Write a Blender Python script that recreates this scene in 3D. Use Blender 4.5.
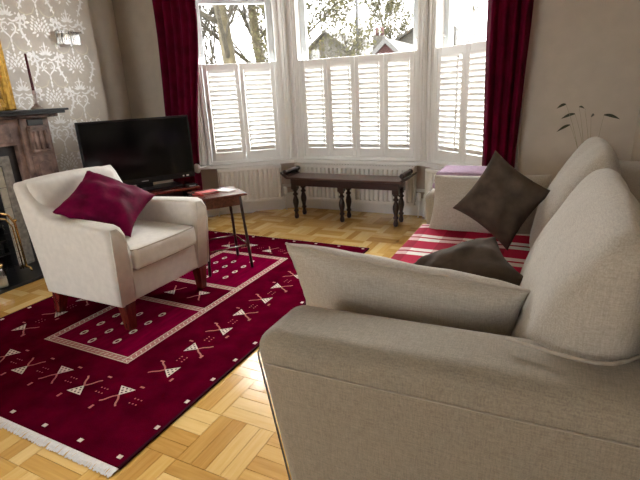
import bpy, bmesh, math, random
from mathutils import Vector, Matrix, noise
random.seed(7)
for o in list(bpy.data.objects): bpy.data.objects.remove(o)
S = bpy.context.scene
COL = S.collection
PI = math.pi
# ------------------------------------------------------------------ camera
YAW, PITCH, ROLL, FPX, CAMH = math.radians(27.14), math.radians(17.80), math.radians(-2.87), 460.5, 1.2
F_ = Vector((-math.sin(YAW)*math.cos(PITCH), math.cos(YAW)*math.cos(PITCH), -math.sin(PITCH)))
R0 = Vector((math.cos(YAW), math.sin(YAW), 0)); U0 = R0.cross(F_)
R_ = R0*math.cos(ROLL)+U0*math.sin(ROLL); U_ = -R0*math.sin(ROLL)+U0*math.cos(ROLL)
CAM = Vector((0, 0, CAMH))
cd = bpy.data.cameras.new('camera'); cam = bpy.data.objects.new('camera', cd); COL.objects.link(cam)
cd.sensor_fit = 'HORIZONTAL'; cd.sensor_width = 36; cd.lens = FPX/640*36; cd.clip_start = .02; cd.clip_end = 300
m = Matrix.Identity(4)
for i in range(3):
    m[i][0] = R_[i]; m[i][1] = U_[i]; m[i][2] = -F_[i]; m[i][3] = CAM[i]
cam.matrix_world = m
S.camera = cam
def at(px, py, ax, v):
    d = R_*((px-320)/FPX) - U_*((py-240)/FPX) + F_
    i = 'xyz'.index(ax)
    return CAM + d*((v-CAM[i])/d[i])
# ------------------------------------------------------------------ world and light
W = bpy.data.worlds.new('overcast_sky'); S.world = W; W.use_nodes = True
bg = W.node_tree.nodes['Background']; bg.inputs[0].default_value = (1, .995, .985, 1); bg.inputs[1].default_value = 1.0
sd_ = bpy.data.lights.new('hazy_sun', 'SUN'); sd_.energy = 3.0; sd_.angle = math.radians(45); sd_.color = (1, .985, .96)
sun = bpy.data.objects.new('hazy_sun', sd_); COL.objects.link(sun); sun.rotation_euler = Vector((.45, -1, -.72)).to_track_quat('-Z', 'Y').to_euler()
S.view_settings.view_transform = 'Standard'; S.view_settings.look = 'None'
S.view_settings.gamma = 1; S.view_settings.use_curve_mapping = False
S.view_settings.exposure = 3.5
# ------------------------------------------------------------------ materials
MATS = {}
def nodes(name):
    mt = bpy.data.materials.new(name); mt.use_nodes = True
    nt = mt.node_tree; return mt, nt, nt.nodes['Principled BSDF']
def N(nt, t, **kw):
    n = nt.nodes.new(t)
    for k, v in kw.items():
        if k.startswith('i_'): n.inputs[k[2:].replace('_', ' ')].default_value = v
        else: setattr(n, k, v)
    return n
def L(nt, a, b): nt.links.new(a, b)
def mat(name, col, rough=.6, var=.12, scale=12, bump=0., bscale=60, metal=0, sheen=0, spec=.5, coat=0, stretch=(1, 1, 1), col2=None, detail=4, world=True, emit=None):
    mt, nt, b = nodes(name)
    b.inputs['Roughness'].default_value = rough; b.inputs['Metallic'].default_value = metal
    b.inputs['Specular IOR Level'].default_value = spec
    b.inputs['Coat Weight'].default_value = coat
    if sheen: b.inputs['Sheen Weight'].default_value = sheen; b.inputs['Sheen Roughness'].default_value = .4
    if world: src = N(nt, 'ShaderNodeNewGeometry').outputs['Position']
    else: src = N(nt, 'ShaderNodeTexCoord').outputs['Object']
    mp = N(nt, 'ShaderNodeMapping'); mp.inputs['Scale'].default_value = stretch; L(nt, src, mp.inputs['Vector'])
    nz = N(nt, 'ShaderNodeTexNoise'); nz.inputs['Scale'].default_value = scale; nz.inputs['Detail'].default_value = detail
    L(nt, mp.outputs[0], nz.inputs['Vector'])
    rp = N(nt, 'ShaderNodeValToRGB'); L(nt, nz.outputs['Fac'], rp.inputs[0])
    c2 = col2 or tuple(min(1, c*(1+var)) for c in col)
    c1 = col if col2 else tuple(c*(1-var) for c in col)
    rp.color_ramp.elements[0].position = .3; rp.color_ramp.elements[1].position = .7
    rp.color_ramp.elements[0].color = (*c1, 1); rp.color_ramp.elements[1].color = (*c2, 1)
    L(nt, rp.outputs[0], b.inputs['Base Color'])
    if bump:
        n2 = N(nt, 'ShaderNodeTexNoise'); n2.inputs['Scale'].default_value = bscale; n2.inputs['Detail'].default_value = 3
        L(nt, mp.outputs[0], n2.inputs['Vector'])
        bp = N(nt, 'ShaderNodeBump'); bp.inputs['Strength'].default_value = bump; bp.inputs['Distance'].default_value = .01
        L(nt, n2.outputs['Fac'], bp.inputs['Height']); L(nt, bp.outputs[0], b.inputs['Normal'])
    MATS[name] = mt
    return mt
def weave_mat(name, col, freq=330, bump=.3, var=.13, fold=0):
    mt, nt, b = nodes(name); b.inputs['Roughness'].default_value = .85; b.inputs['Specular IOR Level'].default_value = .2
    b.inputs['Sheen Weight'].default_value = .25; b.inputs['Sheen Roughness'].default_value = .5
    g = N(nt, 'ShaderNodeNewGeometry')
    outs = []
    for st in ((freq*.12, freq, freq), (freq, freq*.12, freq), (freq, freq, freq*.1)):
        mp = N(nt, 'ShaderNodeMapping'); mp.inputs['Scale'].default_value = st; L(nt, g.outputs['Position'], mp.inputs['Vector'])
        nz = N(nt, 'ShaderNodeTexNoise'); nz.inputs['Scale'].default_value = 1; nz.inputs['Detail'].default_value = 1; L(nt, mp.outputs[0], nz.inputs['Vector'])
        outs.append(nz.outputs['Fac'])
    a = N(nt, 'ShaderNodeMath', operation='ADD'); L(nt, outs[0], a.inputs[0]); L(nt, outs[1], a.inputs[1])
    a2 = N(nt, 'ShaderNodeMath', operation='ADD'); L(nt, a.outputs[0], a2.inputs[0]); L(nt, outs[2], a2.inputs[1])
    dv = N(nt, 'ShaderNodeMath', operation='DIVIDE'); L(nt, a2.outputs[0], dv.inputs[0]); dv.inputs[1].default_value = 3
    rp = N(nt, 'ShaderNodeValToRGB'); L(nt, dv.outputs[0], rp.inputs[0])
    rp.color_ramp.elements[0].position = .35; rp.color_ramp.elements[1].position = .65
    rp.color_ramp.elements[0].color = (*[c*(1-var*1.6) for c in col], 1); rp.color_ramp.elements[1].color = (*[min(1, c*(1+var*1.6)) for c in col], 1)
    L(nt, rp.outputs[0], b.inputs['Base Color'])
    bp = N(nt, 'ShaderNodeBump'); bp.inputs['Strength'].default_value = bump; bp.inputs['Distance'].default_value = .004
    L(nt, dv.outputs[0], bp.inputs['Height']); L(nt, bp.outputs[0], b.inputs['Normal'])
    if fold:
        mp = N(nt, 'ShaderNodeMapping'); mp.inputs['Scale'].default_value = (7, 5, 16); L(nt, g.outputs['Position'], mp.inputs['Vector'])
        nz = N(nt, 'ShaderNodeTexNoise'); nz.inputs['Scale'].default_value = 1; nz.inputs['Detail'].default_value = 3; nz.inputs['Distortion'].default_value = .8; L(nt, mp.outputs[0], nz.inputs['Vector'])
        b2 = N(nt, 'ShaderNodeBump'); b2.inputs['Strength'].default_value = fold; b2.inputs['Distance'].default_value = .02
        L(nt, nz.outputs['Fac'], b2.inputs['Height']); L(nt, b2.outputs[0], bp.inputs['Normal'])
    MATS[name] = mt
def glass_mat(name, fac=.08, tint=(1, 1, 1)):
    mt, nt, b = nodes(name)
    tr = N(nt, 'ShaderNodeBsdfTransparent'); tr.inputs[0].default_value = (*tint, 1)
    gl = N(nt, 'ShaderNodeBsdfGlossy'); gl.inputs['Roughness'].default_value = .02
    mx = N(nt, 'ShaderNodeMixShader'); mx.inputs[0].default_value = fac
    L(nt, tr.outputs[0], mx.inputs[1]); L(nt, gl.outputs[0], mx.inputs[2])
    L(nt, mx.outputs[0], nt.nodes['Material Output'].inputs['Surface'])
    MATS[name] = mt
mat('wallpaper', (.53, .47, .395), .6, .05, 9, .04, 120)
mat('wallpaper_satin', (.60, .54, .465), .36, .05, 9, .03, 120, spec=.6)
mat('foil', (.84, .82, .79), .40, .06, 40, .1, 200, metal=.4)
mat('foil_line', (.72, .66, .52), .4, .06, 40, 0, metal=.5)
mat('ceiling_paint', (.82, .80, .76), .8, .02, 3)
mat('white_gloss', (.82, .81, .785), .4, .02, 5)
mat('white_shutter', (.86, .86, .84), .4, .02, 5)
mat('sash_paint', (.70, .75, .78), .35, .04, 6)
mat('bay_paper', (.50, .43, .375), .75, .05, 9, .04, 120)
mat('radiator_white', (.84, .82, .78), .35, .02, 6)
mat('dark_wood', (.028, .010, .007), .32, .35, 9, .05, 60, coat=.15, stretch=(1, 6, 6))
mat('red_wood', (.12, .018, .012), .24, .35, 9, .04, 60, coat=.3, stretch=(6, 6, 1))
mat('table_wood', (.115, .034, .020), .22, .35, 10, .04, 60, coat=.4, stretch=(2, 8, 8))
mat('chair_fabric', (.74, .715, .67), .8, .05, 30, .12, 500, spec=.15)
weave_mat('sofa_linen', (.285, .245, .19))
weave_mat('cushion_linen', (.43, .39, .33), 330, .3, .11, .35)
mat('piping_dark', (.16, .13, .10), .8, .1, 50)
mat('piping_beige', (.40, .35, .29), .8, .1, 50)
mat('velvet_crimson', (.13, .0006, .032), .65, .4, 14, .15, 35, spec=.08)
mat('velvet_brown', (.084, .064, .050), .8, .3, 16, .15, 40, spec=.06)
mat('lilac_wool', (.42, .30, .41), .9, .12, 60, .4, 260, spec=.1)
mat('curtain_velvet', (.10, .0006, .018), .7, .25, 10, .06, 80, spec=.06)
mat('rug_pile', (.074, .0004, .0095), .95, .32, 9, .3, 300, spec=0, detail=8)
mat('rug_field', (.15, .0006, .023), .95, .25, 7, .3, 300, spec=0, stretch=(5, 1, 1), detail=6)
mat('rug_cream', (.62, .54, .45), .9, .15, 120, .2, 300, spec=.1)
mat('rug_rose', (.40, .14, .12), .9, .2, 120, .2, 300, spec=.1)
mat('rug_band', (.36, .16, .14), .9, .35, 160, .2, 300, spec=.1)
mat('rug_dark', (.03, .001, .006), .9, .2, 120, .2, 300, spec=.1)
mat('fringe_cotton', (.74, .73, .71), .9, .1, 90, .2, 300, spec=.1)
mat('tv_plastic', (.007, .007, .008), .35, .2, 10, spec=.3)
mat('tv_screen', (.003, .003, .0035), .12, .1, 4, spec=.25)
mat('silver_plastic', (.35, .35, .36), .35, .1, 10)
mat('paper', (.82, .81, .78), .7, .03, 20)
mat('red_card', (.45, .02, .015), .5, .1, 20)
mat('marble_brown', (.045, .022, .018), .35, .3, 11, .15, 30, col2=(.40, .27, .225), detail=9)
mat('slate_black', (.012, .013, .015), .28, .4, 6, .05, 30)
mat('cast_iron', (.02, .021, .023), .5, .3, 20, .2, 60)
mat('tile_cream', (.45, .41, .33), .3, .2, 30, .05, 60, col2=(.60, .55, .45))
mat('stone_grey', (.25, .23, .20), .5, .35, 30, .1, 60)
mat('gilt', (.46, .27, .055), .38, .35, 30, .4, 80, metal=.85)
mat('brass', (.65, .45, .18), .25, .15, 20, metal=.9)
mat('chrome', (.75, .74, .72), .15, .05, 10, metal=1)
mat('candle_wax', (.10, .006, .012), .45, .15, 30)
mat('wax_white', (.75, .72, .65), .5, .05, 30)
mat('pewter', (.45, .38, .35), .3, .2, 40, .1, 60, metal=.6)
mat('mirror_glass', (.8, .82, .82), .03, .01, 3, metal=1)
mat('plant_dark', (.03, .035, .012), .5, .3, 30)
mat('plant_stem', (.26, .25, .15), .6, .2, 30)
mat('terracotta', (.20, .12, .08), .7, .2, 20)
mat('bark', (.060, .050, .026), .9, .4, 6, .3, 20)
mat('twig', (.028, .024, .015), .9, .3, 8)
mat('leaf_yellow', (.040, .038, .009), .8, .4, 8)
mat('leaf_green', (.022, .034, .006), .8, .35, 8)
mat('garden_grass', (.13, .16, .07), .95, .3, 3)
mat('paving', (.30, .29, .26), .9, .15, 3)
mat('house_brick', (.050, .020, .020), .9, .15, 12)
mat('roof_tile', (.030, .028, .022), .9, .25, 6)
mat('house_render', (.045, .042, .034), .9, .1, 3)
mat('white_paint', (.8, .8, .78), .5, .03, 5)
mat('pole_grey', (.045, .047, .05), .6, .1, 8)
mat('board_paint', (.066, .066, .064), .5, .03, 5)
mat('bench_top', (.065, .030, .021), .3, .35, 9, .05, 60, coat=.2, stretch=(1, 6, 6))
mat('switch_white', (.8, .79, .76), .4, .02, 5)
glass_mat('window_glass', .06)
glass_mat('lamp_glass', .12, (.72, .70, .67))
glass_mat('jar_glass', .3, (.8, .78, .7))
# parquet: tone attribute per block, grain along the block
def parquet(name, st):
    mt, nt, b = nodes(name); b.inputs['Roughness'].default_value = .22; b.inputs['Coat Weight'].default_value = .5; b.inputs['Coat Roughness'].default_value = .1
    at_ = N(nt, 'ShaderNodeAttribute', attribute_name='tone')
    g = N(nt, 'ShaderNodeNewGeometry')
    mp = N(nt, 'ShaderNodeMapping'); mp.inputs['Scale'].default_value = st; L(nt, g.outputs['Position'], mp.inputs['Vector'])
    nz = N(nt, 'ShaderNodeTexNoise'); nz.inputs['Scale'].default_value = 1; nz.inputs['Detail'].default_value = 5; nz.inputs['Distortion'].default_value = .6; L(nt, mp.outputs[0], nz.inputs['Vector'])
    ad = N(nt, 'ShaderNodeMath', operation='MULTIPLY_ADD'); L(nt, nz.outputs['Fac'], ad.inputs[0]); ad.inputs[1].default_value = .55
    sb = N(nt, 'ShaderNodeMath', operation='SUBTRACT'); L(nt, at_.outputs['Fac'], sb.inputs[0]); sb.inputs[1].default_value = .275
    L(nt, sb.outputs[0], ad.inputs[2])
    rp = N(nt, 'ShaderNodeValToRGB'); L(nt, ad.outputs[0], rp.inputs[0])
    e = rp.color_ramp.elements; e[0].position = 0; e[0].color = (.42, .20, .035, 1); e[1].position = 1; e[1].color = (.84, .61, .26, 1)
    k = e.new(.5); k.color = (.68, .41, .11, 1)
    L(nt, rp.outputs[0], b.inputs['Base Color'])
    bp = N(nt, 'ShaderNodeBump'); bp.inputs['Strength'].default_value = .08; bp.inputs['Distance'].default_value = .003
    L(nt, nz.outputs['Fac'], bp.inputs['Height']); L(nt, bp.outputs[0], b.inputs['Normal'])
    MATS[name] = mt
parquet('oak_x', (5, 70, 5)); parquet('oak_y', (70, 5, 5))
mat('oak_base', (.25, .13, .04), .6, .2, 20)
# tartan throw
def tartan():
    mt, nt, b = nodes('tartan'); b.inputs['Roughness'].default_value = .9; b.inputs['Specular IOR Level'].default_value = .1
    g = N(nt, 'ShaderNodeNewGeometry'); sp = N(nt, 'ShaderNodeSeparateXYZ'); L(nt, g.outputs['Position'], sp.inputs[0])
    def stripe(sock, per, duty, off):
        a = N(nt, 'ShaderNodeMath', operation='ADD'); L(nt, sock, a.inputs[0]); a.inputs[1].default_value = off
        d = N(nt, 'ShaderNodeMath', operation='DIVIDE'); L(nt, a.outputs[0], d.inputs[0]); d.inputs[1].default_value = per
        f = N(nt, 'ShaderNodeMath', operation='FRACT'); L(nt, d.outputs[0], f.inputs[0])
        c = N(nt, 'ShaderNodeMath', operation='LESS_THAN'); L(nt, f.outputs[0], c.inputs[0]); c.inputs[1].default_value = duty
        return c.outputs[0]
    y1 = stripe(sp.outputs['Y'], .215, .55, 10.03); y2 = stripe(sp.outputs['Y'], .215, .08, 10.03+.055); x1 = stripe(sp.outputs['X'], .2, .5, 10.05)
    mx = N(nt, 'ShaderNodeMath', operation='MAXIMUM'); L(nt, y1, mx.inputs[0]); L(nt, y2, mx.inputs[1])
    m1 = N(nt, 'ShaderNodeMath', operation='MULTIPLY_ADD'); L(nt, mx.outputs[0], m1.inputs[0]); m1.inputs[1].default_value = .7
    m2 = N(nt, 'ShaderNodeMath', operation='MULTIPLY'); L(nt, x1, m2.inputs[0]); m2.inputs[1].default_value = .25; L(nt, m2.outputs[0], m1.inputs[2])
    rp = N(nt, 'ShaderNodeValToRGB'); L(nt, m1.outputs[0], rp.inputs[0])
    e = rp.color_ramp.elements; e[0].position = 0; e[0].color = (.78, .72, .68, 1); e[1].position = .95; e[1].color = (.27, .002, .022, 1)
    k = e.new(.25); k.color = (.62, .40, .39, 1); k = e.new(.7); k.color = (.42, .006, .042, 1)
    L(nt, rp.outputs[0], b.inputs['Base Color'])
    nz = N(nt, 'ShaderNodeTexNoise'); nz.inputs['Scale'].default_value = 350; L(nt, g.outputs['Position'], nz.inputs['Vector'])
    bp = N(nt, 'ShaderNodeBump'); bp.inputs['Strength'].default_value = .4; bp.inputs['Distance'].default_value = .004; L(nt, nz.outputs['Fac'], bp.inputs['Height']); L(nt, bp.outputs[0], b.inputs['Normal'])
    MATS['tartan'] = mt
tartan()
# ------------------------------------------------------------------ mesh helpers
class MB:
    """collects geometry in one coordinate frame; build() links it as one mesh object"""
    def __init__(s): s.v = []; s.f = []; s.sm = []
    def add(s, vs, fs, smooth=False):
        n = len(s.v); s.v += [Vector(v) for v in vs]
        for f in fs: s.f.append(tuple(i+n for i in f)); s.sm.append(smooth)
        return s
    def box(s, a, b, M=None):
        (x0, y0, z0), (x1, y1, z1) = a, b
        vs = [Vector(p) for p in ((x0,y0,z0),(x1,y0,z0),(x1,y1,z0),(x0,y1,z0),(x0,y0,z1),(x1,y0,z1),(x1,y1,z1),(x0,y1,z1))]
        if M: vs = [M @ p for p in vs]
        return s.add(vs, [(0,3,2,1),(4,5,6,7),(0,1,5,4),(1,2,6,5),(2,3,7,6),(3,0,4,7)])
    def bbox(s, a, b, r=.004, seg=2, M=None, smooth=False):
        bm = bmesh.new(); bmesh.ops.create_cube(bm, size=1)
        c = (Vector(a)+Vector(b))/2; d = Vector(b)-Vector(a)
        for v in bm.verts: v.co = Vector((v.co.x*d.x, v.co.y*d.y, v.co.z*d.z))+c
        bmesh.ops.bevel(bm, geom=list(bm.edges), offset=min(r, min(abs(x) for x in d)*.45), segments=seg, profile=.5, affect='EDGES')
        return s.bm(bm, M, smooth)
    def bm(s, bm, M=None, smooth=True):
        bm.verts.ensure_lookup_table(); bm.verts.index_update()
        vs = [(M @ v.co if M else v.co.copy()) for v in bm.verts]
        s.add(vs, [tuple(v.index for v in f.verts) for f in bm.faces], smooth); bm.free(); return s
    def prism(s, poly, h0, h1, axis='z', M=None, bevel=0, seg=2, smooth=False):
        """poly: 2D points; axis z: (x,y)->z ; axis y: (x,z) extruded along y ; axis x: (y,z) extruded along x"""
        def P(p, h): return {'z': (p[0], p[1], h), 'y': (p[0], h, p[1]), 'x': (h, p[0], p[1])}[axis]
        bm = bmesh.new()
        b = [bm.verts.new(P(p, h0)) for p in poly]; t = [bm.verts.new(P(p, h1)) for p in poly]
        n = len(poly); f0 = bm.faces.new(b); f1 = bm.faces.new(t)
        for i in range(n): bm.faces.new((b[i], b[(i+1) % n], t[(i+1) % n], t[i]))
        bmesh.ops.recalc_face_normals(bm, faces=list(bm.faces))
        if bevel:
            es = [e for e in bm.edges if f0 in e.link_faces or f1 in e.link_faces]
            bmesh.ops.bevel(bm, geom=es, offset=bevel, segments=seg, profile=.5, affect='EDGES')
        if len(poly) > 4: bmesh.ops.triangulate(bm, faces=[f for f in bm.faces if len(f.verts) > 8])
        return s.bm(bm, M, smooth)
    def lathe(s, prof, seg=16, M=None, smooth=True):
        vs = []; fs = []
        for r, z in prof:
            for k in range(seg): a = 2*PI*k/seg; vs.append(Vector((r*math.cos(a), r*math.sin(a), z)))
        for i in range(len(prof)-1):
            for k in range(seg): fs.append((i*seg+k, i*seg+(k+1) % seg, (i+1)*seg+(k+1) % seg, (i+1)*seg+k))
        fs.append(tuple(range(seg))[::-1]); fs.append(tuple((len(prof)-1)*seg+k for k in range(seg)))
        if M: vs = [M @ v for v in vs]
        return s.add(vs, fs, smooth)
    def tube(s, pts, r, seg=8, closed=False, smooth=True):
        pts = [Vector(p) for p in pts]; n = len(pts); rs = r if isinstance(r, (list, tuple)) else [r]*n
        vs = []; fs = []; up = None
        for i, p in enumerate(pts):
            a = pts[i-1] if (i > 0 or closed) else p; b = pts[(i+1) % n] if (i < n-1 or closed) else p
            t = (b-a).normalized() if (b-a).length > 1e-9 else Vector((0, 0, 1))
            if up is None: up = Vector((0, 0, 1)) if abs(t.z) < .9 else Vector((1, 0, 0))
            u = (up - t*up.dot(t)); u = u.normalized() if u.length > 1e-6 else t.orthogonal().normalized()
            up = u; w = t.cross(u)
            for k in range(seg): q = 2*PI*k/seg; vs.append(p+(u*math.cos(q)+w*math.sin(q))*rs[i])
        for i in range(n if closed else n-1):
            j = (i+1) % n
            for k in range(seg): fs.append((i*seg+k, i*seg+(k+1) % seg, j*seg+(k+1) % seg, j*seg+k))
        if not closed: fs.append(tuple(range(seg))[::-1]); fs.append(tuple((n-1)*seg+k for k in range(seg)))
        return s.add(vs, fs, smooth)
    def rbox(s, a, b, r, n=6, fn=None, M=None, k=4):
        """rounded box with dense faces; fn(point in -1..1 coordinates, point) -> point"""
        a = Vector(a); b = Vector(b); c = (a+b)/2; h = (b-a)/2; r = min(r, h.x, h.y, h.z)
        def axis(hh):
            o = []
            for i in range(k+1): o.append(-hh + r*(1-math.cos(i/k*PI/2))*1.0)
            inn = [(-hh+r)+(2*(hh-r))*j/n for j in range(1, n)] if hh > r*1.001 else []
            return o+inn+[-x for x in reversed(o)]
        bm = bmesh.new(); cache = {}
        A = [axis(h.x), axis(h.y), axis(h.z)]
        def vert(p):
            key = tuple(round(q, 6) for q in p)
            if key not in cache:
                inn = Vector([max(-(h[i]-r), min(h[i]-r, p[i])) for i in range(3)])
                d = Vector(p)-inn
                q = inn + d.normalized()*r if d.length > 1e-7 else Vector(p)
                w = q+c
                if fn: w = fn(Vector((q.x/h.x, q.y/h.y, q.z/h.z)), w)
                cache[key] = bm.verts.new(M @ w if M else w)
            return cache[key]
        for ax in range(3):
            u, v = [(1, 2), (2, 0), (0, 1)][ax]
            for sgn in (-1, 1):
                for i in range(len(A[u])-1):
                    for j in range(len(A[v])-1):
                        q = []
                        for du, dv in ((0,0),(1,0),(1,1),(0,1)):
                            p = [0, 0, 0]; p[ax] = sgn*h[ax]; p[u] = A[u][i+du]; p[v] = A[v][j+dv]; q.append(vert(p))
                        if sgn < 0: q.reverse()
                        if len(set(q)) == 4:
                            try: bm.faces.new(q)
                            except ValueError: pass
        return s.bm(bm, None, True)
    def build(s, name, material, parent=None, origin=None, M=None):
        me = bpy.data.meshes.new(name)
        o_ = Vector(origin) if origin is not None else Vector((0, 0, 0))
        me.from_pydata([v-o_ for v in s.v], [], s.f)
        me.polygons.foreach_set('use_smooth', s.sm); me.validate(); me.update()
        me.materials.append(MATS[material])
        o = bpy.data.objects.new(name, me); COL.objects.link(o)
        if parent: o.parent = parent
        elif origin is not None: o.location = o_
        return o
def tag(o, label=None, cat=None, group=None, kind=None):
    if label: o['label'] = label
    if cat: o['category'] = cat
    if group: o['group'] = group
    if kind: o['kind'] = kind
    return o
def thing(name, label, cat, loc=(0, 0, 0), rz=0, group=None):
    o = bpy.data.objects.new(name, None); COL.objects.link(o); o.location = loc; o.rotation_euler = (0, 0, rz); o.empty_display_size = .05
    return tag(o, label, cat, group)
def copy_part(o, parent, loc=None):
    c = o.copy(); COL.objects.link(c); c.parent = parent
    if loc is not None: c.location = loc
    return c
def T(x, y, z): return Matrix.Translation((x, y, z))
def RX(a): return Matrix.Rotation(a, 4, 'X')
def RY(a): return Matrix.Rotation(a, 4, 'Y')
def RZ(a): return Matrix.Rotation(a, 4, 'Z')
# ------------------------------------------------------------------ room shell
CEIL = 2.72; XR = .47; XB = -3.70; XA = -4.05; YF = 3.65; YBK = -2.6; SILL = .53; HEAD = 2.42
BP = [Vector((-3.33, 3.65)), Vector((-2.47, 4.34)), Vector((-1.06, 4.34)), Vector((-.22, 3.65))]
def facet(i):
    a, b = BP[i], BP[i+1]; d = (b-a); return a, math.atan2(d.y, d.x), d.length
def outset(dist):
    pts = []
    for i, p in enumerate(BP):
        ns = []
        if i > 0: d = (BP[i]-BP[i-1]).normalized(); ns.append(Vector((-d.y, d.x)))
        if i < 3: d = (BP[i+1]-BP[i]).normalized(); ns.append(Vector((-d.y, d.x)))
        if len(ns) == 2:
            n = (ns[0]+ns[1]).normalized(); pts.append(p+n*dist/n.dot(ns[0]))
        else: pts.append(p+ns[0]*dist)
    return pts
floor = MB().box((XA-.15, YBK-.15, -.12), (XR+.15, YF+.15, -.012)); floor.prism([tuple(p) for p in BP]+[(p.x, p.y) for p in reversed([BP[0]+Vector((0,-.1)), BP[3]+Vector((0,-.1))])][::-1][::-1], -.12, -.012)
floor = floor.build('floor', 'oak_base'); tag(floor, kind='structure')
tag(MB().box((XA-.15, YBK-.15, CEIL), (XR+.15, 4.6, CEIL+.1)).build('ceiling', 'ceiling_paint'), kind='structure')
# left wall: alcove wall and chimney breast with a firebox opening
wl = MB().box((XA-.15, YBK, 0), (XA, YF, CEIL))
BY0, BY1, FBY0, FBY1, FBZ = .55, 3.07, 1.50, 1.96, .60
wl.box((XA, BY0, 0), (XB, FBY0, CEIL)).box((XA, FBY1, 0), (XB, BY1, CEIL)).box((XA, FBY0, FBZ), (XB, FBY1, CEIL))
wall_left = wl.build('wall_left', 'wallpaper_satin'); tag(wall_left, kind='structure')
tag(MB().box((XA-.15, YF, 0), (BP[0].x, YF+.18, CEIL)).build('wall_front_left', 'wallpaper'), kind='structure')
tag(MB().box((BP[3].x, YF, 0), (XR+.15, YF+.18, CEIL)).build('wall_front_right', 'wallpaper'), kind='structure')
tag(MB().box((XR, YBK, 0), (XR+.15, YF, CEIL)).build('wall_right', 'wallpaper'), kind='structure')
# back wall; unseen window behind the camera, added to let in fill light
BWX0, BWX1, BWZ0, BWZ1 = -3.2, -1.4, .6, 2.3
wb = MB().box((XA-.15, YBK-.15, 0), (BWX0, YBK, CEIL)).box((BWX1, YBK-.15, 0), (XR+.15, YBK, CEIL)).box((BWX0, YBK-.15, 0), (BWX1, YBK, BWZ0)).box((BWX0, YBK-.15, BWZ1), (BWX1, YBK, CEIL))
tag(wb.build('wall_back', 'wallpaper'), kind='structure')
w4 = MB()
for x in (BWX0, (BWX0+BWX1)/2-.025, BWX1-.05): w4.box((x, YBK-.12, BWZ0), (x+.05, YBK-.04, BWZ1))
w4.box((BWX0, YBK-.12, BWZ0), (BWX1, YBK-.04, BWZ0+.05)).box((BWX0, YBK-.12, BWZ1-.05), (BWX1, YBK-.04, BWZ1))
w4 = w4.build('window_4', 'white_gloss'); tag(w4, kind='structure')
MB().box((BWX0, YBK-.085, BWZ0), (BWX1, YBK-.08, BWZ1)).build('pane', 'window_glass', w4)
# bay walls below and above the windows
o2 = outset(.2)
plan = [tuple(p) for p in BP]+[tuple(p) for p in reversed(o2)]
def band(mb, inner, outer, z0, z1):
    for i in range(3):
        a, b, c, d = inner[i], inner[i+1], outer[i+1], outer[i]
        mb.prism([tuple(a), tuple(b), tuple(c), tuple(d)], z0, z1)
    return mb
wbay = band(MB(), BP, o2, -.12, SILL-.03); band(wbay, BP, o2, HEAD, CEIL)
tag(wbay.build('wall_bay', 'bay_paper'), kind='structure')
# window board (sill)
tag(band(MB(), outset(-.075), outset(.06), SILL-.03, SILL).build('trim_1', 'white_gloss'), kind='structure')
# skirting in the bay and along the walls
sk = band(MB(), outset(-.018), outset(0), -.01, .15); band(sk, outset(-.026), outset(0), .15, .17)
tag(sk.build('baseboard_bay', 'white_gloss'), kind='structure')
b_ = MB().box((XA, YF-.018, -.01), (BP[0].x, YF, .16)); tag(b_.build('baseboard_front_left', 'white_gloss'), kind='structure')
b_ = MB().box((BP[3].x, YF-.018, -.01), (XR, YF, .16)); tag(b_.build('baseboard_front_right', 'white_gloss'), kind='structure')
b_ = MB().box((XB, 2.66, -.01), (XB+.02, BY1, .24)).box((XB, 2.66, .24), (XB+.012, BY1, .265)).box((XA, BY1, -.01), (XA+.018, YF-.018, .16)); tag(b_.build('baseboard_left', 'white_gloss'), kind='structure')
b_ = MB().box((XR-.018, YBK, -.01), (XR, YF-.018, .16)); tag(b_.build('baseboard_right', 'white_gloss'), kind='structure')
# dado rail under the sill inside the bay
tag(band(MB(), outset(-.012), outset(0), .235, .265).build('trim_2', 'white_gloss'), kind='structure')
for n_, i in ((3, 1), (4, 2)):
    d0 = (BP[i]-BP[i-1]).normalized(); d1 = (BP[i+1]-BP[i]).normalized(); o_in = outset(.016)[i]; o_out = outset(.178)[i]
    q = [o_in-d0*.045, o_in, o_in+d1*.045, o_out+d1*.03, o_out, o_out-d0*.03]
    tag(MB().prism([tuple(v) for v in q], SILL+.0005, HEAD).build('trim_%d' % n_, 'white_gloss'), kind='structure')
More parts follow.
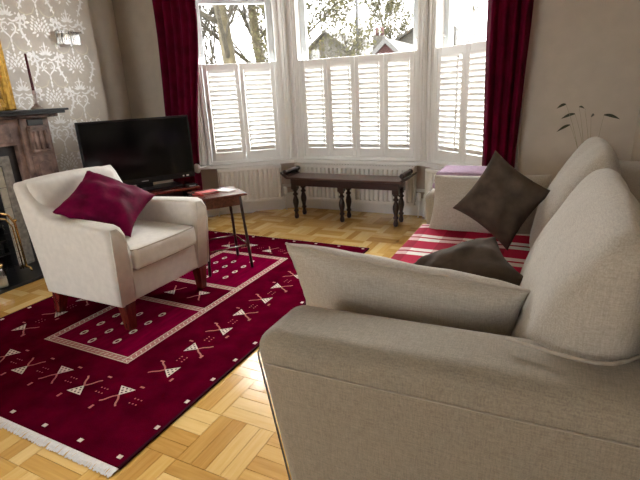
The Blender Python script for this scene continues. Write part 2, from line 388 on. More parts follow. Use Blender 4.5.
# ---- windows with sashes; local frame: x along facet, y outwards
AB = [(.21, .968), (.10, 1.31), (.105, .86)]
win_labels = []
for i in range(3):
    a, ang, Ln = facet(i); t0, t1 = AB[i]
    w = MB()
    # moulded architraves beside the opening, stepped
    for (x0, x1) in ((0.0, t0-.003), (t1+.003, Ln)):
        w.box((x0, .02, SILL), (x1, .18, HEAD))
        wd = x1-x0
        w.bbox((x0+wd*.08, -.002, SILL), (x1-wd*.12, .05, HEAD), .008)
        w.bbox((x0+wd*.30, -.018, SILL), (x0+wd*.52, .05, HEAD), .008)
        w.bbox((x0+wd*.60, -.010, SILL), (x0+wd*.74, .05, HEAD), .006)
    # inner edge beads
    w.bbox((t0-.02, -.006, SILL+.0005), (t0, .182, HEAD-.001), .004); w.bbox((t1, -.006, SILL+.0005), (t1+.02, .182, HEAD-.001), .004)
    w.box((0, .02, HEAD-.06), (Ln, .18, HEAD))
    w.box((t0, .03, SILL), (t1, .18, SILL+.03))
    wo = w.build('window_%d' % (i+1), 'white_gloss'); tag(wo, kind='structure'); wo.location = (a.x, a.y, 0); wo.rotation_euler = (0, 0, ang)
    MEET = 2.06
    def sash(z0, z1, y, top, bot):
        s_ = MB(); st = .062
        s_.bbox((t0+.002, y, z0), (t0+st, y+.04, z1), .005).bbox((t1-st, y, z0), (t1-.002, y+.04, z1), .005)
        s_.bbox((t0+st, y, z0), (t1-st, y+.04, z0+bot), .005).bbox((t0+st, y, z1-top), (t1-st, y+.04, z1), .005)
        so = s_.build('sash', 'sash_paint', wo)
        MB().box((t0+st, y+.018, z0+bot), (t1-st, y+.022, z1-top)).build('pane', 'window_glass', so)
    sash(SILL+.03, MEET+.04, .075, .045, .07); sash(MEET, HEAD-.06, .125, .05, .045)
    # sash lift hooks
    h = MB()
    for x in (t0+.025, t1-.025): h.tube([(x, .075, 1.60), (x, .055, 1.60), (x, .055, 1.63)], .006, 6)
    h.build('sash_stop', 'white_gloss', wo)
# ---- plantation shutters (café height)
SZ0, SZ1 = .562, 1.508
sh_lab = ['white two-panel louvred shutter beside the television corner window', 'white four-panel louvred shutter behind the turned-leg bench', 'white two-panel louvred shutter next to the lilac blanket']
lou_me = {}
for i, npan in enumerate((2, 4, 2)):
    a, ang, Ln = facet(i); t0, t1 = AB[i]
    root = thing('window_shutter', sh_lab[i], 'shutter', (a.x, a.y, SILL), ang, 'café shutters in the bay window')
    fr = MB(); z0, z1 = SZ0-SILL, SZ1-SILL
    fr.bbox((t0+.001, -.004, 0.001), (t0+.022, .035, z1+.003), .003).bbox((t1-.022, -.004, 0.001), (t1-.001, .035, z1+.003), .003).bbox((t0+.022, -.004, 0.001), (t1-.022, .035, z0), .003)
    fr.build('frame', 'white_shutter', root)
    x0, x1 = t0+.024, t1-.024; pw = (x1-x0)/npan
    for k in range(npan):
        px0, px1 = x0+k*pw+.0015, x0+(k+1)*pw-.0015; stl = .042; tr, br = .062, .085
        p = MB(); p.bbox((px0, 0, z0+.002), (px0+stl, .027, z1), .004).bbox((px1-stl, 0, z0+.002), (px1, .027, z1), .004)
        p.bbox((px0+stl, .002, z0+.002), (px1-stl, .025, z0+br), .003).bbox((px0+stl, .002, z1-tr), (px1-stl, .025, z1), .003)
        po = p.build('panel', 'white_shutter', root)
        lz0, lz1 = z0+br, z1-tr; nl = 18; pitch = (lz1-lz0)/nl; lw = px1-px0-2*stl-.004
        key = round(lw, 4)
        lm = MB(); prof = [(.0285*math.cos(q), .0045*math.sin(q)) for q in [2*PI*j/10 for j in range(10)]]
        lm.prism(prof, -lw/2, lw/2, 'x', RX(math.radians(-52)))
        first = None
        for j in range(nl):
            loc = ((px0+px1)/2, .0135, lz0+(j+.5)*pitch)
            if first is None: first = lm.build('louvre', 'white_shutter', po); first.location = loc
            else: copy_part(first, po, loc)
        rx = px1-stl-.03 if i == 2 else (px0+stl+.01 if i == 0 else px1-stl-.008)
        MB().bbox((rx-.005, -.022, lz0+.02), (rx+.005, -.012, lz1-.02), .002).build('tilt_rod', 'white_shutter', po)
# ------------------------------------------------------------------ parquet floor (basket weave)
SQ, NS = .25, 4
GX, GY = -.83, .92
RUG = (-2.85, -1.225, .80, 3.235)
def in_room(x, y):
    if not (XA < x < XR and YBK < y < 4.34): return False
    if XA < x < XB and BY0 < y < BY1: return False
    if -3.7 < x < -3.25 and 1.0 < y < 2.5: return False
    if y > YF-.01:
        if x < BP[0].x or x > BP[3].x: return False
        if x < BP[1].x: return y < BP[0].y+(x-BP[0].x)*.69/.86
        if x > BP[2].x: return y < BP[3].y+(BP[3].x-x)*.69/.84
    return True
def proj(x, y, z=0):
    d = Vector((x, y, z))-CAM; w = d.dot(F_)
    return (320+FPX*d.dot(R_)/w, 240-FPX*d.dot(U_)/w, w) if w > .1 else None
TONES = [.22+.68*k/13 for k in range(14)]
blocks = []
for i in range(-13, 6):
    for j in range(-15, 15):
        ori = (i+j) % 2
        for k in range(NS):
            bx0, by0 = GX+(i-1)*SQ, GY+j*SQ; st = SQ/NS
            if ori == 0: r = (bx0+k*st, by0, bx0+(k+1)*st, by0+SQ)
            else: r = (bx0, by0+k*st, bx0+SQ, by0+(k+1)*st)
            c = ((r[0]+r[2])/2, (r[1]+r[3])/2)
            if not in_room(*c): continue
            hid = RUG[0]+.06 < c[0] < RUG[1]-.06 and RUG[2]+.06 < c[1] < RUG[3]-.06
            hid = hid or (-.58 < c[0] and .95 < c[1] < 2.9)
            q = proj(*c); vis = q and -10 < q[0] < 650 and q[1] < 490 and not hid
            area = (FPX**2*CAMH/q[2]**3) if q else 0
            blocks.append((vis and area or 0, r, ori))
blocks.sort(key=lambda b: -b[0])
def block_mesh(ori, tone):
    st = SQ/NS; g = .0006; dx, dy = ((st, SQ) if ori == 0 else (SQ, st)); dx = dx/2-g; dy = dy/2-g; e = .0008
    vs = [(-dx,-dy,-.012),(dx,-dy,-.012),(dx,dy,-.012),(-dx,dy,-.012),(-dx,-dy,-e),(dx,-dy,-e),(dx,dy,-e),(-dx,dy,-e),(-dx+e,-dy+e,0),(dx-e,-dy+e,0),(dx-e,dy-e,0),(-dx+e,dy-e,0)]
    fs = [(0,1,5,4),(1,2,6,5),(2,3,7,6),(3,0,4,7),(4,5,9,8),(5,6,10,9),(6,7,11,10),(7,4,8,11),(8,9,10,11)]
    return vs, fs
BM = {}
for ori in (0, 1):
    for ti, tn in enumerate(TONES):
        vs, fs = block_mesh(ori, tn); me = bpy.data.meshes.new('parquet_block'); me.from_pydata(vs, [], fs)
        at_ = me.attributes.new('tone', 'FLOAT', 'FACE'); at_.data.foreach_set('value', [tn]*len(fs))
        me.materials.append(MATS['oak_y' if ori == 0 else 'oak_x']); BM[ori, ti] = me
NB = 300
for a_, r, ori in blocks[:NB]:
    o = bpy.data.objects.new('parquet_block', BM[ori, random.randrange(len(TONES))]); COL.objects.link(o); o.parent = floor
    o.location = ((r[0]+r[2])/2, (r[1]+r[3])/2, random.uniform(-.0003, 0))
for ori in (0, 1):
    V = []; Fc = []; tn = []
    for a_, r, oo in blocks[NB:]:
        if oo != ori: continue
        vs, fs = block_mesh(ori, 0); t_ = random.choice(TONES); n = len(V)
        V += [(v[0]+(r[0]+r[2])/2, v[1]+(r[1]+r[3])/2, v[2]) for v in vs]; Fc += [tuple(q+n for q in f) for f in fs]; tn += [t_]*len(fs)
    me = bpy.data.meshes.new('parquet_field'); me.from_pydata(V, [], Fc)
    at_ = me.attributes.new('tone', 'FLOAT', 'FACE'); at_.data.foreach_set('value', tn)
    me.materials.append(MATS['oak_y' if ori == 0 else 'oak_x'])
    o = bpy.data.objects.new('parquet_field', me); COL.objects.link(o); o.parent = floor; o['kind'] = 'stuff'
# ------------------------------------------------------------------ damask foil print on the chimney breast
def leaf(mb, x, y, ang, ln, wd, pl, n=6):
    pts = []
    for i in range(n+1):
        t = i/n; w = wd*math.sin(PI*t**.8)*(1-.25*t)
        pts.append((t*ln, w))
    poly = pts+[(p[0], -p[1]) for p in reversed(pts[1:-1])]
    c, s = math.cos(ang), math.sin(ang)
    vs = [pl(x+p[0]*c-p[1]*s, y+p[0]*s+p[1]*c) for p in poly]
    mb.add(vs, [tuple(range(len(vs)))])
def strip(mb, pts, w, pl):
    vs = []; n = len(pts)
    for i, p in enumerate(pts):
        a = pts[max(0, i-1)]; b = pts[min(n-1, i+1)]; d = Vector((b[0]-a[0], b[1]-a[1])); d.normalize() if d.length else None
        ww = w*(.35+.65*math.sin(PI*(i+.6)/(n+.2)))
        vs += [pl(p[0]-d.y*ww, p[1]+d.x*ww), pl(p[0]+d.y*ww, p[1]-d.x*ww)]
    mb.add(vs, [(2*i, 2*i+1, 2*i+3, 2*i+2) for i in range(n-1)])
def scroll(x, y, r, a0, turns, sgn, n=16):
    out = []
    for i in range(n):
        t = i/(n-1); rr = r*(1-.8*t); a = a0+sgn*turns*2*PI*t
        out.append((x+rr*math.cos(a), y+rr*math.sin(a)))
    return out
def motif(mb, ml, cy, cz):
    pl = lambda u, v: (XB+.0006, cy+u*1.22, cz+v*1.16)
    pb = lambda u, v: (XB+.0004, cy+u*1.22, cz+v*1.16)
    def blob(x, y, r): mb.add([pl(x+r*math.cos(q*PI/3), y+r*math.sin(q*PI/3)) for q in range(6)], [(0,1,2,3,4,5)])
    # crest: a cone of small overlapping petals
    for row in range(7):
        hwd = .052*(1-row/7.2)**.75; nn = max(1, 6-row); zz = row*.019
        for q in range(nn):
            f = 0 if nn == 1 else (q/(nn-1)-.5)*2
            leaf(mb, f*hwd, zz, PI/2-f*.75, .026, .0085, pl, 4)
            if row < 6: blob(f*hwd*.8, zz-.002, .0042)
    for sg in (-1, 1):
        leaf(mb, sg*.03, -.008, PI/2-sg*1.9, .035, .008, pl); leaf(mb, sg*.02, -.018, PI/2-sg*2.5, .03, .007, pl)
        # side scroll with leaflets
        arc = [(sg*(.112+.022*math.sin(t*4.2)), .075-t*.17) for t in [k/9 for k in range(10)]]
        strip(mb, arc, .008, pl)
        strip(mb, scroll(sg*.094, .072, .020, 0 if sg > 0 else PI, .85, sg), .005, pl)
        for t in (2, 4, 6, 8):
            leaf(mb, arc[t][0], arc[t][1], PI/2-sg*(1.1+.2*t), .026, .0075, pl, 4); leaf(mb, arc[t][0], arc[t][1], PI/2+sg*(1.5-.1*t), .020, .006, pl, 4)
        blob(sg*.09, -.10, .007); blob(sg*.135, .02, .006)
    z = -.165
    for q in range(7):
        f = (q/6-.5)*2
        leaf(mb, f*.012, z+.012, PI/2-f*1.25, .058-.018*abs(f), .0075, pl, 5)
        if abs(f) < .7: blob(f*.045, z+.075-.02*abs(f), .005)
    leaf(mb, 0, z+.05, PI/2, .05, .008, pl)
    for sg in (-1, 1):
        arm = [(sg*.008, z-.005), (sg*.03, z-.018), (sg*.055, z-.012), (sg*.078, z+.006), (sg*.10, z+.004), (sg*.112, z-.018), (sg*.10, z-.036), (sg*.083, z-.030)]
        strip(mb, arm, .0075, pl)
        for t, (aa, ln) in ((2, (.5, .028)), (3, (.2, .036)), (4, (.6, .036)), (5, (1.5, .030)), (6, (2.5, .026))): leaf(mb, arm[t][0], arm[t][1], PI/2-sg*aa, ln, .0105, pl, 4)
        blob(sg*.083, z-.026, .009); blob(sg*.06, z+.03, .007)
        # heart
        ht = [(0, z-.045), (sg*.012, z-.030), (sg*.034, z-.032), (sg*.044, z-.055), (sg*.034, z-.082), (sg*.012, z-.103), (0, z-.120)]
        strip(mb, ht, .006, pl); leaf(mb, sg*.038, z-.08, PI/2-sg*2.2, .022, .006, pl, 4)
        strip(mb, scroll(sg*.018, z-.066, .013, PI/2, .8, -sg), .0035, pl)
        strip(ml, [(sg*.012, z-.145), (sg*.035, z-.185), (sg*.075, z-.20), (sg*.11, z-.185), (sg*.125, z-.15), (sg*.112, z-.125)], .003, pb)
    leaf(mb, 0, z-.118, -PI/2, .038, .007, pl)
dm, dl = MB(), MB()
PW, PH = .50, .53
for c in range(-3, 2):
    for rr in range(-2, 3):
        for hd in (0, 1):
            cy = 2.585+c*PW-hd*PW/2; cz = 1.76+rr*PH-hd*PH/2
            if BY0+.18 < cy < BY1-.17 and .5 < cz < CEIL-.15: motif(dm, dl, cy, cz)
dmo = dm.build('damask_print', 'foil', wall_left); dmo['kind'] = 'stuff'
dlo = dl.build('damask_line_print', 'foil_line', wall_left); dlo['kind'] = 'stuff'
# ------------------------------------------------------------------ rug
RX0, RX1, RY0, RY1 = RUG
rc = ((RX0+RX1)/2, (RY0+RY1)/2, 0); RT = .011
rug = thing('rug', 'crimson woven rug with cream figures and white end fringes under the armchair', 'rug', rc)
MB().bbox((RX0, RY0, .0005), (RX1, RY1, RT), .004, 2).build('pile', 'rug_pile', rug, rc)
for x_ in (RX0, RX1-.008): MB().bbox((x_-.002, RY0, .0005), (x_+.010, RY1, RT+.0012), .003, 2).build('selvedge', 'rug_dark', rug, rc)
IX0, IX1, IY0, IY1, BWD = -2.345, -1.72, 1.28, 2.81, .045
BAR1, BAR2 = 1.85, 2.165
for (y0, y1) in ((IY0+BWD, BAR1), (BAR2+BWD, IY1-BWD)): MB().box((IX0+BWD, y0, RT-.002), (IX1-BWD, y1, RT+.0004)).build('field_panel', 'rug_field', rug, rc)
bd = MB(); lz = RT+.0008
def rect(mb, x0, y0, x1, y1, z=lz): mb.box((x0, y0, RT-.002), (x1, y1, z))
rect(bd, IX0, IY0, IX1, IY0+BWD); rect(bd, IX0, IY1-BWD, IX1, IY1); rect(bd, IX0, IY0+BWD, IX0+BWD, IY1-BWD); rect(bd, IX1-BWD, IY0+BWD, IX1, IY1-BWD)
rect(bd, IX0+BWD, BAR1, IX1-BWD, BAR1+BWD); rect(bd, IX0+BWD, BAR2, IX1-BWD, BAR2+BWD)
bd.build('band', 'rug_band', rug, rc)
# cream key pattern along the band
ck = MB()
def keyrow(x0, y0, x1, y1):
    d = Vector((x1-x0, y1-y0)); n = int(d.length/.03); u = d.normalized(); w = Vector((-u.y, u.x))
    for e in (-.0185, .0185):
        p = Vector((x0, y0))+w*e; q = Vector((x1, y1))+w*e; h = w*.002
        ck.add([(*(p-h), lz+.0006), (*(q-h), lz+.0006), (*(q+h), lz+.0006), (*(p+h), lz+.0006)], [(0,1,2,3)])
    for i in range(n):
        c = Vector((x0, y0))+d*((i+.5)/n)
        pts = [c-u*.009-w*.009, c-u*.002-w*.009, c+u*.009+w*.009, c+u*.002+w*.009]
        ck.add([(*p, lz+.0006) for p in pts], [(0,1,2,3)])
h2 = BWD/2
for s_ in ((IX0, IY0+h2, IX1, IY0+h2), (IX0, IY1-h2, IX1, IY1-h2), (IX0+h2, IY0, IX0+h2, IY1), (IX1-h2, IY0, IX1-h2, IY1), (IX0, BAR1+h2, IX1, BAR1+h2), (IX0, BAR2+h2, IX1, BAR2+h2)): keyrow(*s_)
o = ck.build('band_pattern', 'rug_cream', rug, rc); o['kind'] = 'stuff'
# figures: lattice triangle and two bent limbs
def fig_mesh():
    z = RT+.0012
    tri = MB(); tri.add([(0, -.002, z), (.05, .062, z), (-.05, .062, z)], [(0,1,2)])
    lim = MB()
    for s in (-1, 1):
        pts = [(0, 0), (s*.022, -.022), (s*.040, -.055), (s*.055, -.068)]
        for p, q in zip(pts, pts[1:]):
            d = Vector((q[0]-p[0], q[1]-p[1])).normalized()*.0048; w = (-d.y, d.x)
            lim.add([(p[0]-w[0], p[1]-w[1], z), (q[0]-w[0], q[1]-w[1], z), (q[0]+w[0], q[1]+w[1], z), (p[0]+w[0], p[1]+w[1], z)], [(0,1,2,3) if s < 0 else (0,1,2,3)])
    hol = MB()
    for (x, y) in ((0, .018), (-.0125, .034), (.0125, .034), (-.025, .051), (0, .051), (.025, .051)):
        e = .0068; hol.add([(x-e, y, z+.0005), (x, y-e, z+.0005), (x+e, y, z+.0005), (x, y+e, z+.0005)], [(0,1,2,3)])
    return tri, lim, hol
tri, lim, hol = fig_mesh()
FIG = []
def figure(x, y, ang):
    if not FIG:
        t_ = tri.build('figure_motif', 'rug_cream', rug); l_ = lim.build('figure_limbs', 'rug_rose', t_); h_ = hol.build('lattice_hole', 'rug_dark', t_)
        FIG.extend((t_, l_, h_))
    else:
        t_ = copy_part(FIG[0], rug); copy_part(FIG[1], t_, (0, 0, 0)); copy_part(FIG[2], t_, (0, 0, 0))
    t_.location = (x-rc[0], y-rc[1], 0); t_.rotation_euler = (0, 0, ang); t_.scale = (.88, .88, 1)
sx = [-1.555-.2025*k for k in range(5)]
dotp = MB(); DOT = {}
def border_dot(x, y, e, f):
    if (e, f) not in DOT: DOT[e, f] = MB().box((-e, -f, RT-.002), (e, f, RT+.001)).build('border_dot', 'rug_cream', rug)
    else: return copy_part(DOT[e, f], rug, (x-rc[0], y-rc[1], 0))
    DOT[e, f].location = (x-rc[0], y-rc[1], 0)
def dot(mb, x, y, e, f=None): f = f or e; z = RT+.001; mb.add([(x-e, y-f, z), (x+e, y-f, z), (x+e, y+f, z), (x-e, y+f, z)], [(0,1,2,3)])
for k, x in enumerate(sx):
    fl = k % 2
    figure(x-.005, 1.09 if not fl else 1.078, 0 if not fl else PI)
    figure(x-.005, 2.945 if not fl else 2.957, PI if not fl else 0)
    for yy in (1.085, 2.95):
        for a_ in (-1, 0, 1):
            for b_2 in (0, 1): dot(dotp, x+.10+a_*.018, yy+(b_2-.5)*.03, .0035)
ys = [1.312+.2025*k for k in range(8)]
for k, y in enumerate(ys):
    fl = k % 2
    for side, xx in ((1, -1.50), (-1, -2.575)):
        s2 = fl if side > 0 else 1-fl
        figure(xx-.01 if not s2 else xx+.01, y, -PI/2 if not s2 else PI/2)
        for a_ in (-1, 0, 1):
            for b_2 in (0, 1): dot(dotp, xx+(b_2-.5)*.03, y+.10+a_*.018, .0035)
        dot(dotp, xx-.075, y+.05, .012, .005); dot(dotp, xx+.075, y-.05, .006, .012)
for k, x in enumerate(sx):
    dot(dotp, x+.05, 1.17, .012, .005); dot(dotp, x-.05, .99, .006, .012); dot(dotp, x+.05, 2.87, .012, .005)
figure(-2.13, 2.04, PI); figure(-1.92, 2.03, 0)
nb = 8
for k in range(nb): border_dot(-1.264-.207*k, .838, .010, .008); border_dot(-1.264-.207*k, 3.197, .010, .008)
for k in range(1, 15):
    y = .838+.1665*k
    if y < 3.15: border_dot(-1.253, y, .008, .010); border_dot(-2.822, y, .008, .010)
o = dotp.build('small_motifs', 'rug_rose', rug, rc); o['kind'] = 'stuff'
OV = []
def ring(x, y, a, b):
    if OV: return copy_part(OV[0], rug, (x-rc[0], y-rc[1], 0))
    z = RT+.0014; n = 12; vs = []; el = MB(); x0_, y0_ = x, y; x = y = 0
    for i in range(n):
        q = 2*PI*i/n; c, s = math.cos(q), math.sin(q); vs += [(x+a*c, y+b*s, z), (x+a*.5*c, y+b*.5*s, z)]
    el.add(vs, [(2*i, 2*((i+1) % n), 2*((i+1) % n)+1, 2*i+1) for i in range(n)])
    OV.append(el.build('oval_motif', 'rug_cream', rug)); OV[0].location = (x0_-rc[0], y0_-rc[1], 0)
for y0 in (1.38, 2.30):
    for k in range(4):
        ring(-1.945, y0+.035+k*.107, .016, .026); ring(-2.08, y0-.01+k*.107, .016, .026); ring(-2.2, y0+.035+k*.107, .016, .026)
fg = MB()
for yb, sg in ((RY0, -1), (RY1, 1)):
    for k in range(420):
        x = RX0+.004+(RX1-RX0-.008)*k/419; ln = random.uniform(.030, .040)*(1 if sg < 0 else .45); dx = random.uniform(-.007, .007); w = .0032
        z0, z1 = .008, .0025
        vs = [(x-w, yb, z0), (x+w, yb, z0), (x+w+dx*.6, yb+sg*ln*.6, z0*.8), (x-w+dx*.6, yb+sg*ln*.6, z0*.8), (x+w*1.3+dx, yb+sg*ln, z1), (x-w*1.3+dx, yb+sg*ln, z1)]
        fg.add(vs, [(0,1,2,3), (3,2,4,5)])
o = fg.build('fringe', 'fringe_cotton', rug, rc); o['kind'] = 'stuff'
# ------------------------------------------------------------------ cushions
def cushion(name, label, cat, C, U, V, th, material, pipe=None, pinch=.10, seed=0, puff=.42, group=None, wr=.006, nseg=22):
    """C centre, U and V half vectors of the pillow's sides"""
    C, U, V = Vector(C), Vector(U), Vector(V); n = U.cross(V).normalized()
    vs = []; fs = []; idx = {}
    def pos(i, j, sd):
        u = -1+2*i/nseg; v = -1+2*j/nseg
        # ease the samples toward the edges
        u = math.sin(u*PI/2); v = math.sin(v*PI/2)
        prof = max(0, (1-u*u)*(1-v*v))**puff
        uu = u*(1-pinch*(1-v*v)**1.0*abs(u)**2) ; vv = v*(1-pinch*(1-u*u)**1.0*abs(v)**2)
        p = C+U*uu+V*vv
        w = noise.noise(Vector((u*2.3+seed*7.1, v*2.3, sd*3.0)))*wr*2*prof
        ed = noise.noise(Vector((u*6+seed, v*6, sd)))*wr*.8*(1-prof)
        cr = abs(u*v)
        fold = math.sin((u*sd+v)*9+seed)*wr*.7*cr**1.5*prof
        return p+n*(sd*(th*prof)+w+ed+fold)
    for sd in (1, -1):
        for i in range(nseg+1):
            for j in range(nseg+1):
                e = i in (0, nseg) or j in (0, nseg)
                k = (i, j, 0 if e else sd)
                if k not in idx: idx[k] = len(vs); vs.append(pos(i, j, 0 if e else sd))
        for i in range(nseg):
            for j in range(nseg):
                q = []
                for a_, b_2 in ((i, j), (i+1, j), (i+1, j+1), (i, j+1)):
                    e = a_ in (0, nseg) or b_2 in (0, nseg); q.append(idx[(a_, b_2, 0 if e else sd)])
                fs.append(tuple(q) if sd > 0 else tuple(reversed(q)))
    zmin = min(v.z for v in vs); base = Vector((C.x, C.y, zmin))
    root = thing(name, label, cat, base, 0, group)
    MB().add(vs, fs, True).build('cover', material, root, base)
    if pipe:
        path = [(i, 0) for i in range(nseg)]+[(nseg, j) for j in range(nseg)]+[(nseg-i, nseg) for i in range(nseg)]+[(0, nseg-j) for j in range(nseg)]
        MB().tube([vs[idx[(i, j, 0)]] for i, j in path], .0042, 6, True).build('piping', pipe, root, base)
    return root
def quad_cushion(name, label, cat, Lc, Tc, Rc, Bc, *a, **k):
    Lc, Tc, Rc, Bc = map(Vector, (Lc, Tc, Rc, Bc)); c = (Lc+Tc+Rc+Bc)/4; a1 = (Rc-Lc)/2; b1 = (Tc-Bc)/2
    return cushion(name, label, cat, c, (a1+b1)/2, (a1-b1)/2, *a, **k)
# ------------------------------------------------------------------ armchair
ac = (-2.28, 1.84, RT)
chair = thing('armchair', 'cream upholstered armchair with dark red tapered legs on the rug', 'armchair', ac)
AY0, AY1 = 1.475, 2.205
prof = [(-1.955, .165), (-1.925, .50), (-1.93, .555), (-1.955, .592), (-1.99, .605), (-2.15, .604), (-2.32, .600), (-2.42, .602), (-2.49, .615), (-2.54, .645), (-2.585, .70), (-2.625, .765), (-2.66, .802), (-2.695, .795), (-2.705, .77), (-2.55, .165)]
for y0, y1 in ((AY0, AY0+.125), (AY1-.125, AY1)):
    bm = bmesh.new(); n = len(prof)
    b = [bm.verts.new((p[0], y0, p[1])) for p in prof]; t = [bm.verts.new((p[0], y1, p[1])) for p in prof]
    f0 = bm.faces.new(b); f1 = bm.faces.new(t)
    for i in range(n): bm.faces.new((b[i], b[(i+1) % n], t[(i+1) % n], t[i]))
    bmesh.ops.recalc_face_normals(bm, faces=list(bm.faces))
    bmesh.ops.bevel(bm, geom=[e for e in bm.edges if f0 in e.link_faces or f1 in e.link_faces], offset=.028, segments=4, profile=.5, affect='EDGES', clamp_overlap=True)
    bmesh.ops.triangulate(bm, faces=[f for f in bm.faces if len(f.verts) > 6])
    am = MB().bm(bm, None, True)
    # arms lean outwards a little towards the top front
    outer = y0 if y0 < 1.8 else y1
    for v in am.v:
        s = -1 if y0 < 1.8 else 1
        k = max(0, min(1, (v.z-.2)/.4)); fx = max(0, min(1, (v.x+2.5)/.5))
        v.y += s*(.022*k*k*fx) - s*.035*(1-fx)*k
    ao = am.build('arm', 'chair_fabric', chair, ac)
    # seam piping round the front panel of the arm
    yi, yo = y0+.014, y1-.014; pp = []
    for (xx, zz, fy) in [(-1.950, .18, 0), (-1.924, .48, 0), (-1.924, .55, .1), (-1.945, .588, .3), (-1.945, .588, .7), (-1.924, .55, .9), (-1.924, .48, 1), (-1.950, .18, 1)]:
        k = max(0, min(1, (zz-.2)/.4)); s = -1 if y0 < 1.8 else 1
        pp.append((xx, yi+(yo-yi)*fy+s*.022*k*k, zz))
    MB().tube(pp, .0038, 6).build('piping', 'chair_fabric', ao, ac)
def backfn(u, w):
    k = (w.z-.2)/.6
    w.x -= .145*k*max(0, 1)+0; w.x -= .02*(u.y**2-1)*k*-1*0
    if u.z > .5: w.z += .012*(1-u.y**2)
    if u.x > 0: w.x += .02*(1-u.y**2)*(1-abs(u.z))
    return w
MB().rbox((-2.60, AY0+.075, .17), (-2.44, AY1-.075, .798), .05, 6, backfn).build('backrest', 'chair_fabric', chair, ac)
MB().rbox((-2.55, AY0+.10, .165), (-1.957, AY1-.10, .335), .018, 5).build('seat_rail', 'chair_fabric', chair, ac)
def seatfn(u, w):
    if u.z > 0: w.z += .016*(1-u.x**2)*(1-u.y**2)
    if u.x > 0: w.x += .008*(1-u.y**2)
    return w
sc = MB().rbox((-2.50, AY0+.122, .335), (-1.915, AY1-.122, .462), .03, 8, seatfn).build('seat_cushion', 'chair_fabric', chair, ac)
for zz in (.346, .452):
    e0, e1 = AY0+.128, AY1-.128
    MB().tube([(-2.2, e0, zz), (-1.94, e0, zz), (-1.922, e0+.02, zz), (-1.912, (e0+e1)/2, zz+.001), (-1.922, e1-.02, zz), (-1.94, e1, zz), (-2.2, e1, zz)], .004, 6).build('piping', 'piping_beige', sc, ac)
for (x, y, sxx) in ((-1.985, 1.545, 1), (-1.985, 2.135, 1), (-2.53, 1.545, -1), (-2.53, 2.135, -1)):
    lg = MB(); tx = 0 if sxx > 0 else -.05
    a_, b_2 = .033, .022
    vs = [(x-a_, y-a_, .17), (x+a_, y-a_, .17), (x+a_, y+a_, .17), (x-a_, y+a_, .17), (x+tx-b_2, y-b_2, RT+.0025), (x+tx+b_2, y-b_2, RT+.0025), (x+tx+b_2, y+b_2, RT+.0025), (x+tx-b_2, y+b_2, RT+.0025)]
    lg.add(vs, [(0,1,2,3), (7,6,5,4), (0,4,5,1), (1,5,6,2), (2,6,7,3), (3,7,4,0)]).build('leg', 'red_wood', chair, ac)
quad_cushion('velvet_cushion', 'crimson velvet scatter cushion leaning inside the cream armchair', 'cushion', (-2.41, 1.535, .635), (-2.53, 1.862, .822), (-2.22, 2.095, .62), (-2.06, 1.705, .49), .09, 'velvet_crimson', None, .13, 3, .42, None, .014)
# ------------------------------------------------------------------ sofa
so = (-.12, 1.86, 0)
sofa = thing('sofa', 'taupe linen sofa with loose back cushions and a tartan throw on its seat', 'sofa', so)
SY0, SY1, SXF, SXB = .862, 2.845, -.655, .40
MB().rbox((SXF+.06, SY0+.06, .09), (SXB-.02, SY1-.06, .31), .02, 6).build('base', 'sofa_linen', sofa, so)
def armfn(s):
    def f(u, w):
        # bowed front leaning back towards the floor, outer face flaring at the top
        k = max(0, (.60-w.z)/.52)
        if u.x < 0: w.x += .055*k*(-u.x)
        w.y += s*(.02*(1-k) - .02*k)
        w.z += .012*u.x
        return w
    return f
for y0, y1, s in ((SY0, SY0+.25, -1), (SY1-.25, SY1, 1)):
    aro = MB().rbox((SXF, y0, .07), (SXB, y1, .632), .062, 10, armfn(s), k=6).build('arm', 'sofa_linen', sofa, so)
    if s < 0:
        # welt below the roll of the arm and piping down the front edge
        MB().tube([(SXF+.03+.01*k, y0-.0205-.0008, .562-.0+.012*(-1+2*k/20)) if k else (SXF+.02, y0-.012, .55) for k in range(0, 21)] and [(SXF+.05+(SXB-SXF-.1)*k/20, y0-.0195, .558+.012*(-1+2*k/20)) for k in range(21)], .0022, 5).build('seam', 'piping_beige', aro, so)
        fp = []
        for k in range(14):
            z = .09+(.565-.09)*k/13; kk = max(0, (.60-z)/.52); fp.append((SXF+.014+.055*kk*.97, y0+.014-(.02*(1-kk)-.02*kk), z-.012))
        for q in range(1, 7):
            an = q/6*PI/2; fp.append((SXF+.014+.062*(1-math.cos(an)), y0+.014-.02+.02*math.sin(an), .555+.062*math.sin(an)-.01))
        MB().tube(fp, .003, 6).build('piping', 'piping_dark', aro, so)
def sbfn(u, w): w.x += .10*max(0, (w.z-.3))/.5*1.0 - .05; return w
MB().rbox((.20, SY0+.05, .10), (SXB-.02, SY1-.05, .80), .05, 8, sbfn).build('back', 'sofa_linen', sofa, so)
def scfn(u, w):
    if u.z > 0: w.z += .018*(1-u.x**2)*(1-u.y**2)
    return w
for y0, y1 in ((SY0+.25, 1.853), (1.857, SY1-.25)):
    MB().rbox((SXF+.055, y0, .30), (.22, y1, .455), .04, 6, scfn).build('seat_cushion', 'sofa_linen', sofa, so)
for x, y in ((SXF+.12, SY0+.1), (SXF+.12, SY1-.1), (SXB-.12, SY0+.1), (SXB-.12, SY1-.1)):
    MB().lathe([(.02, .0015), (.028, .1)], 12, T(x, y, 0)).build('leg', 'dark_wood', sofa, so)
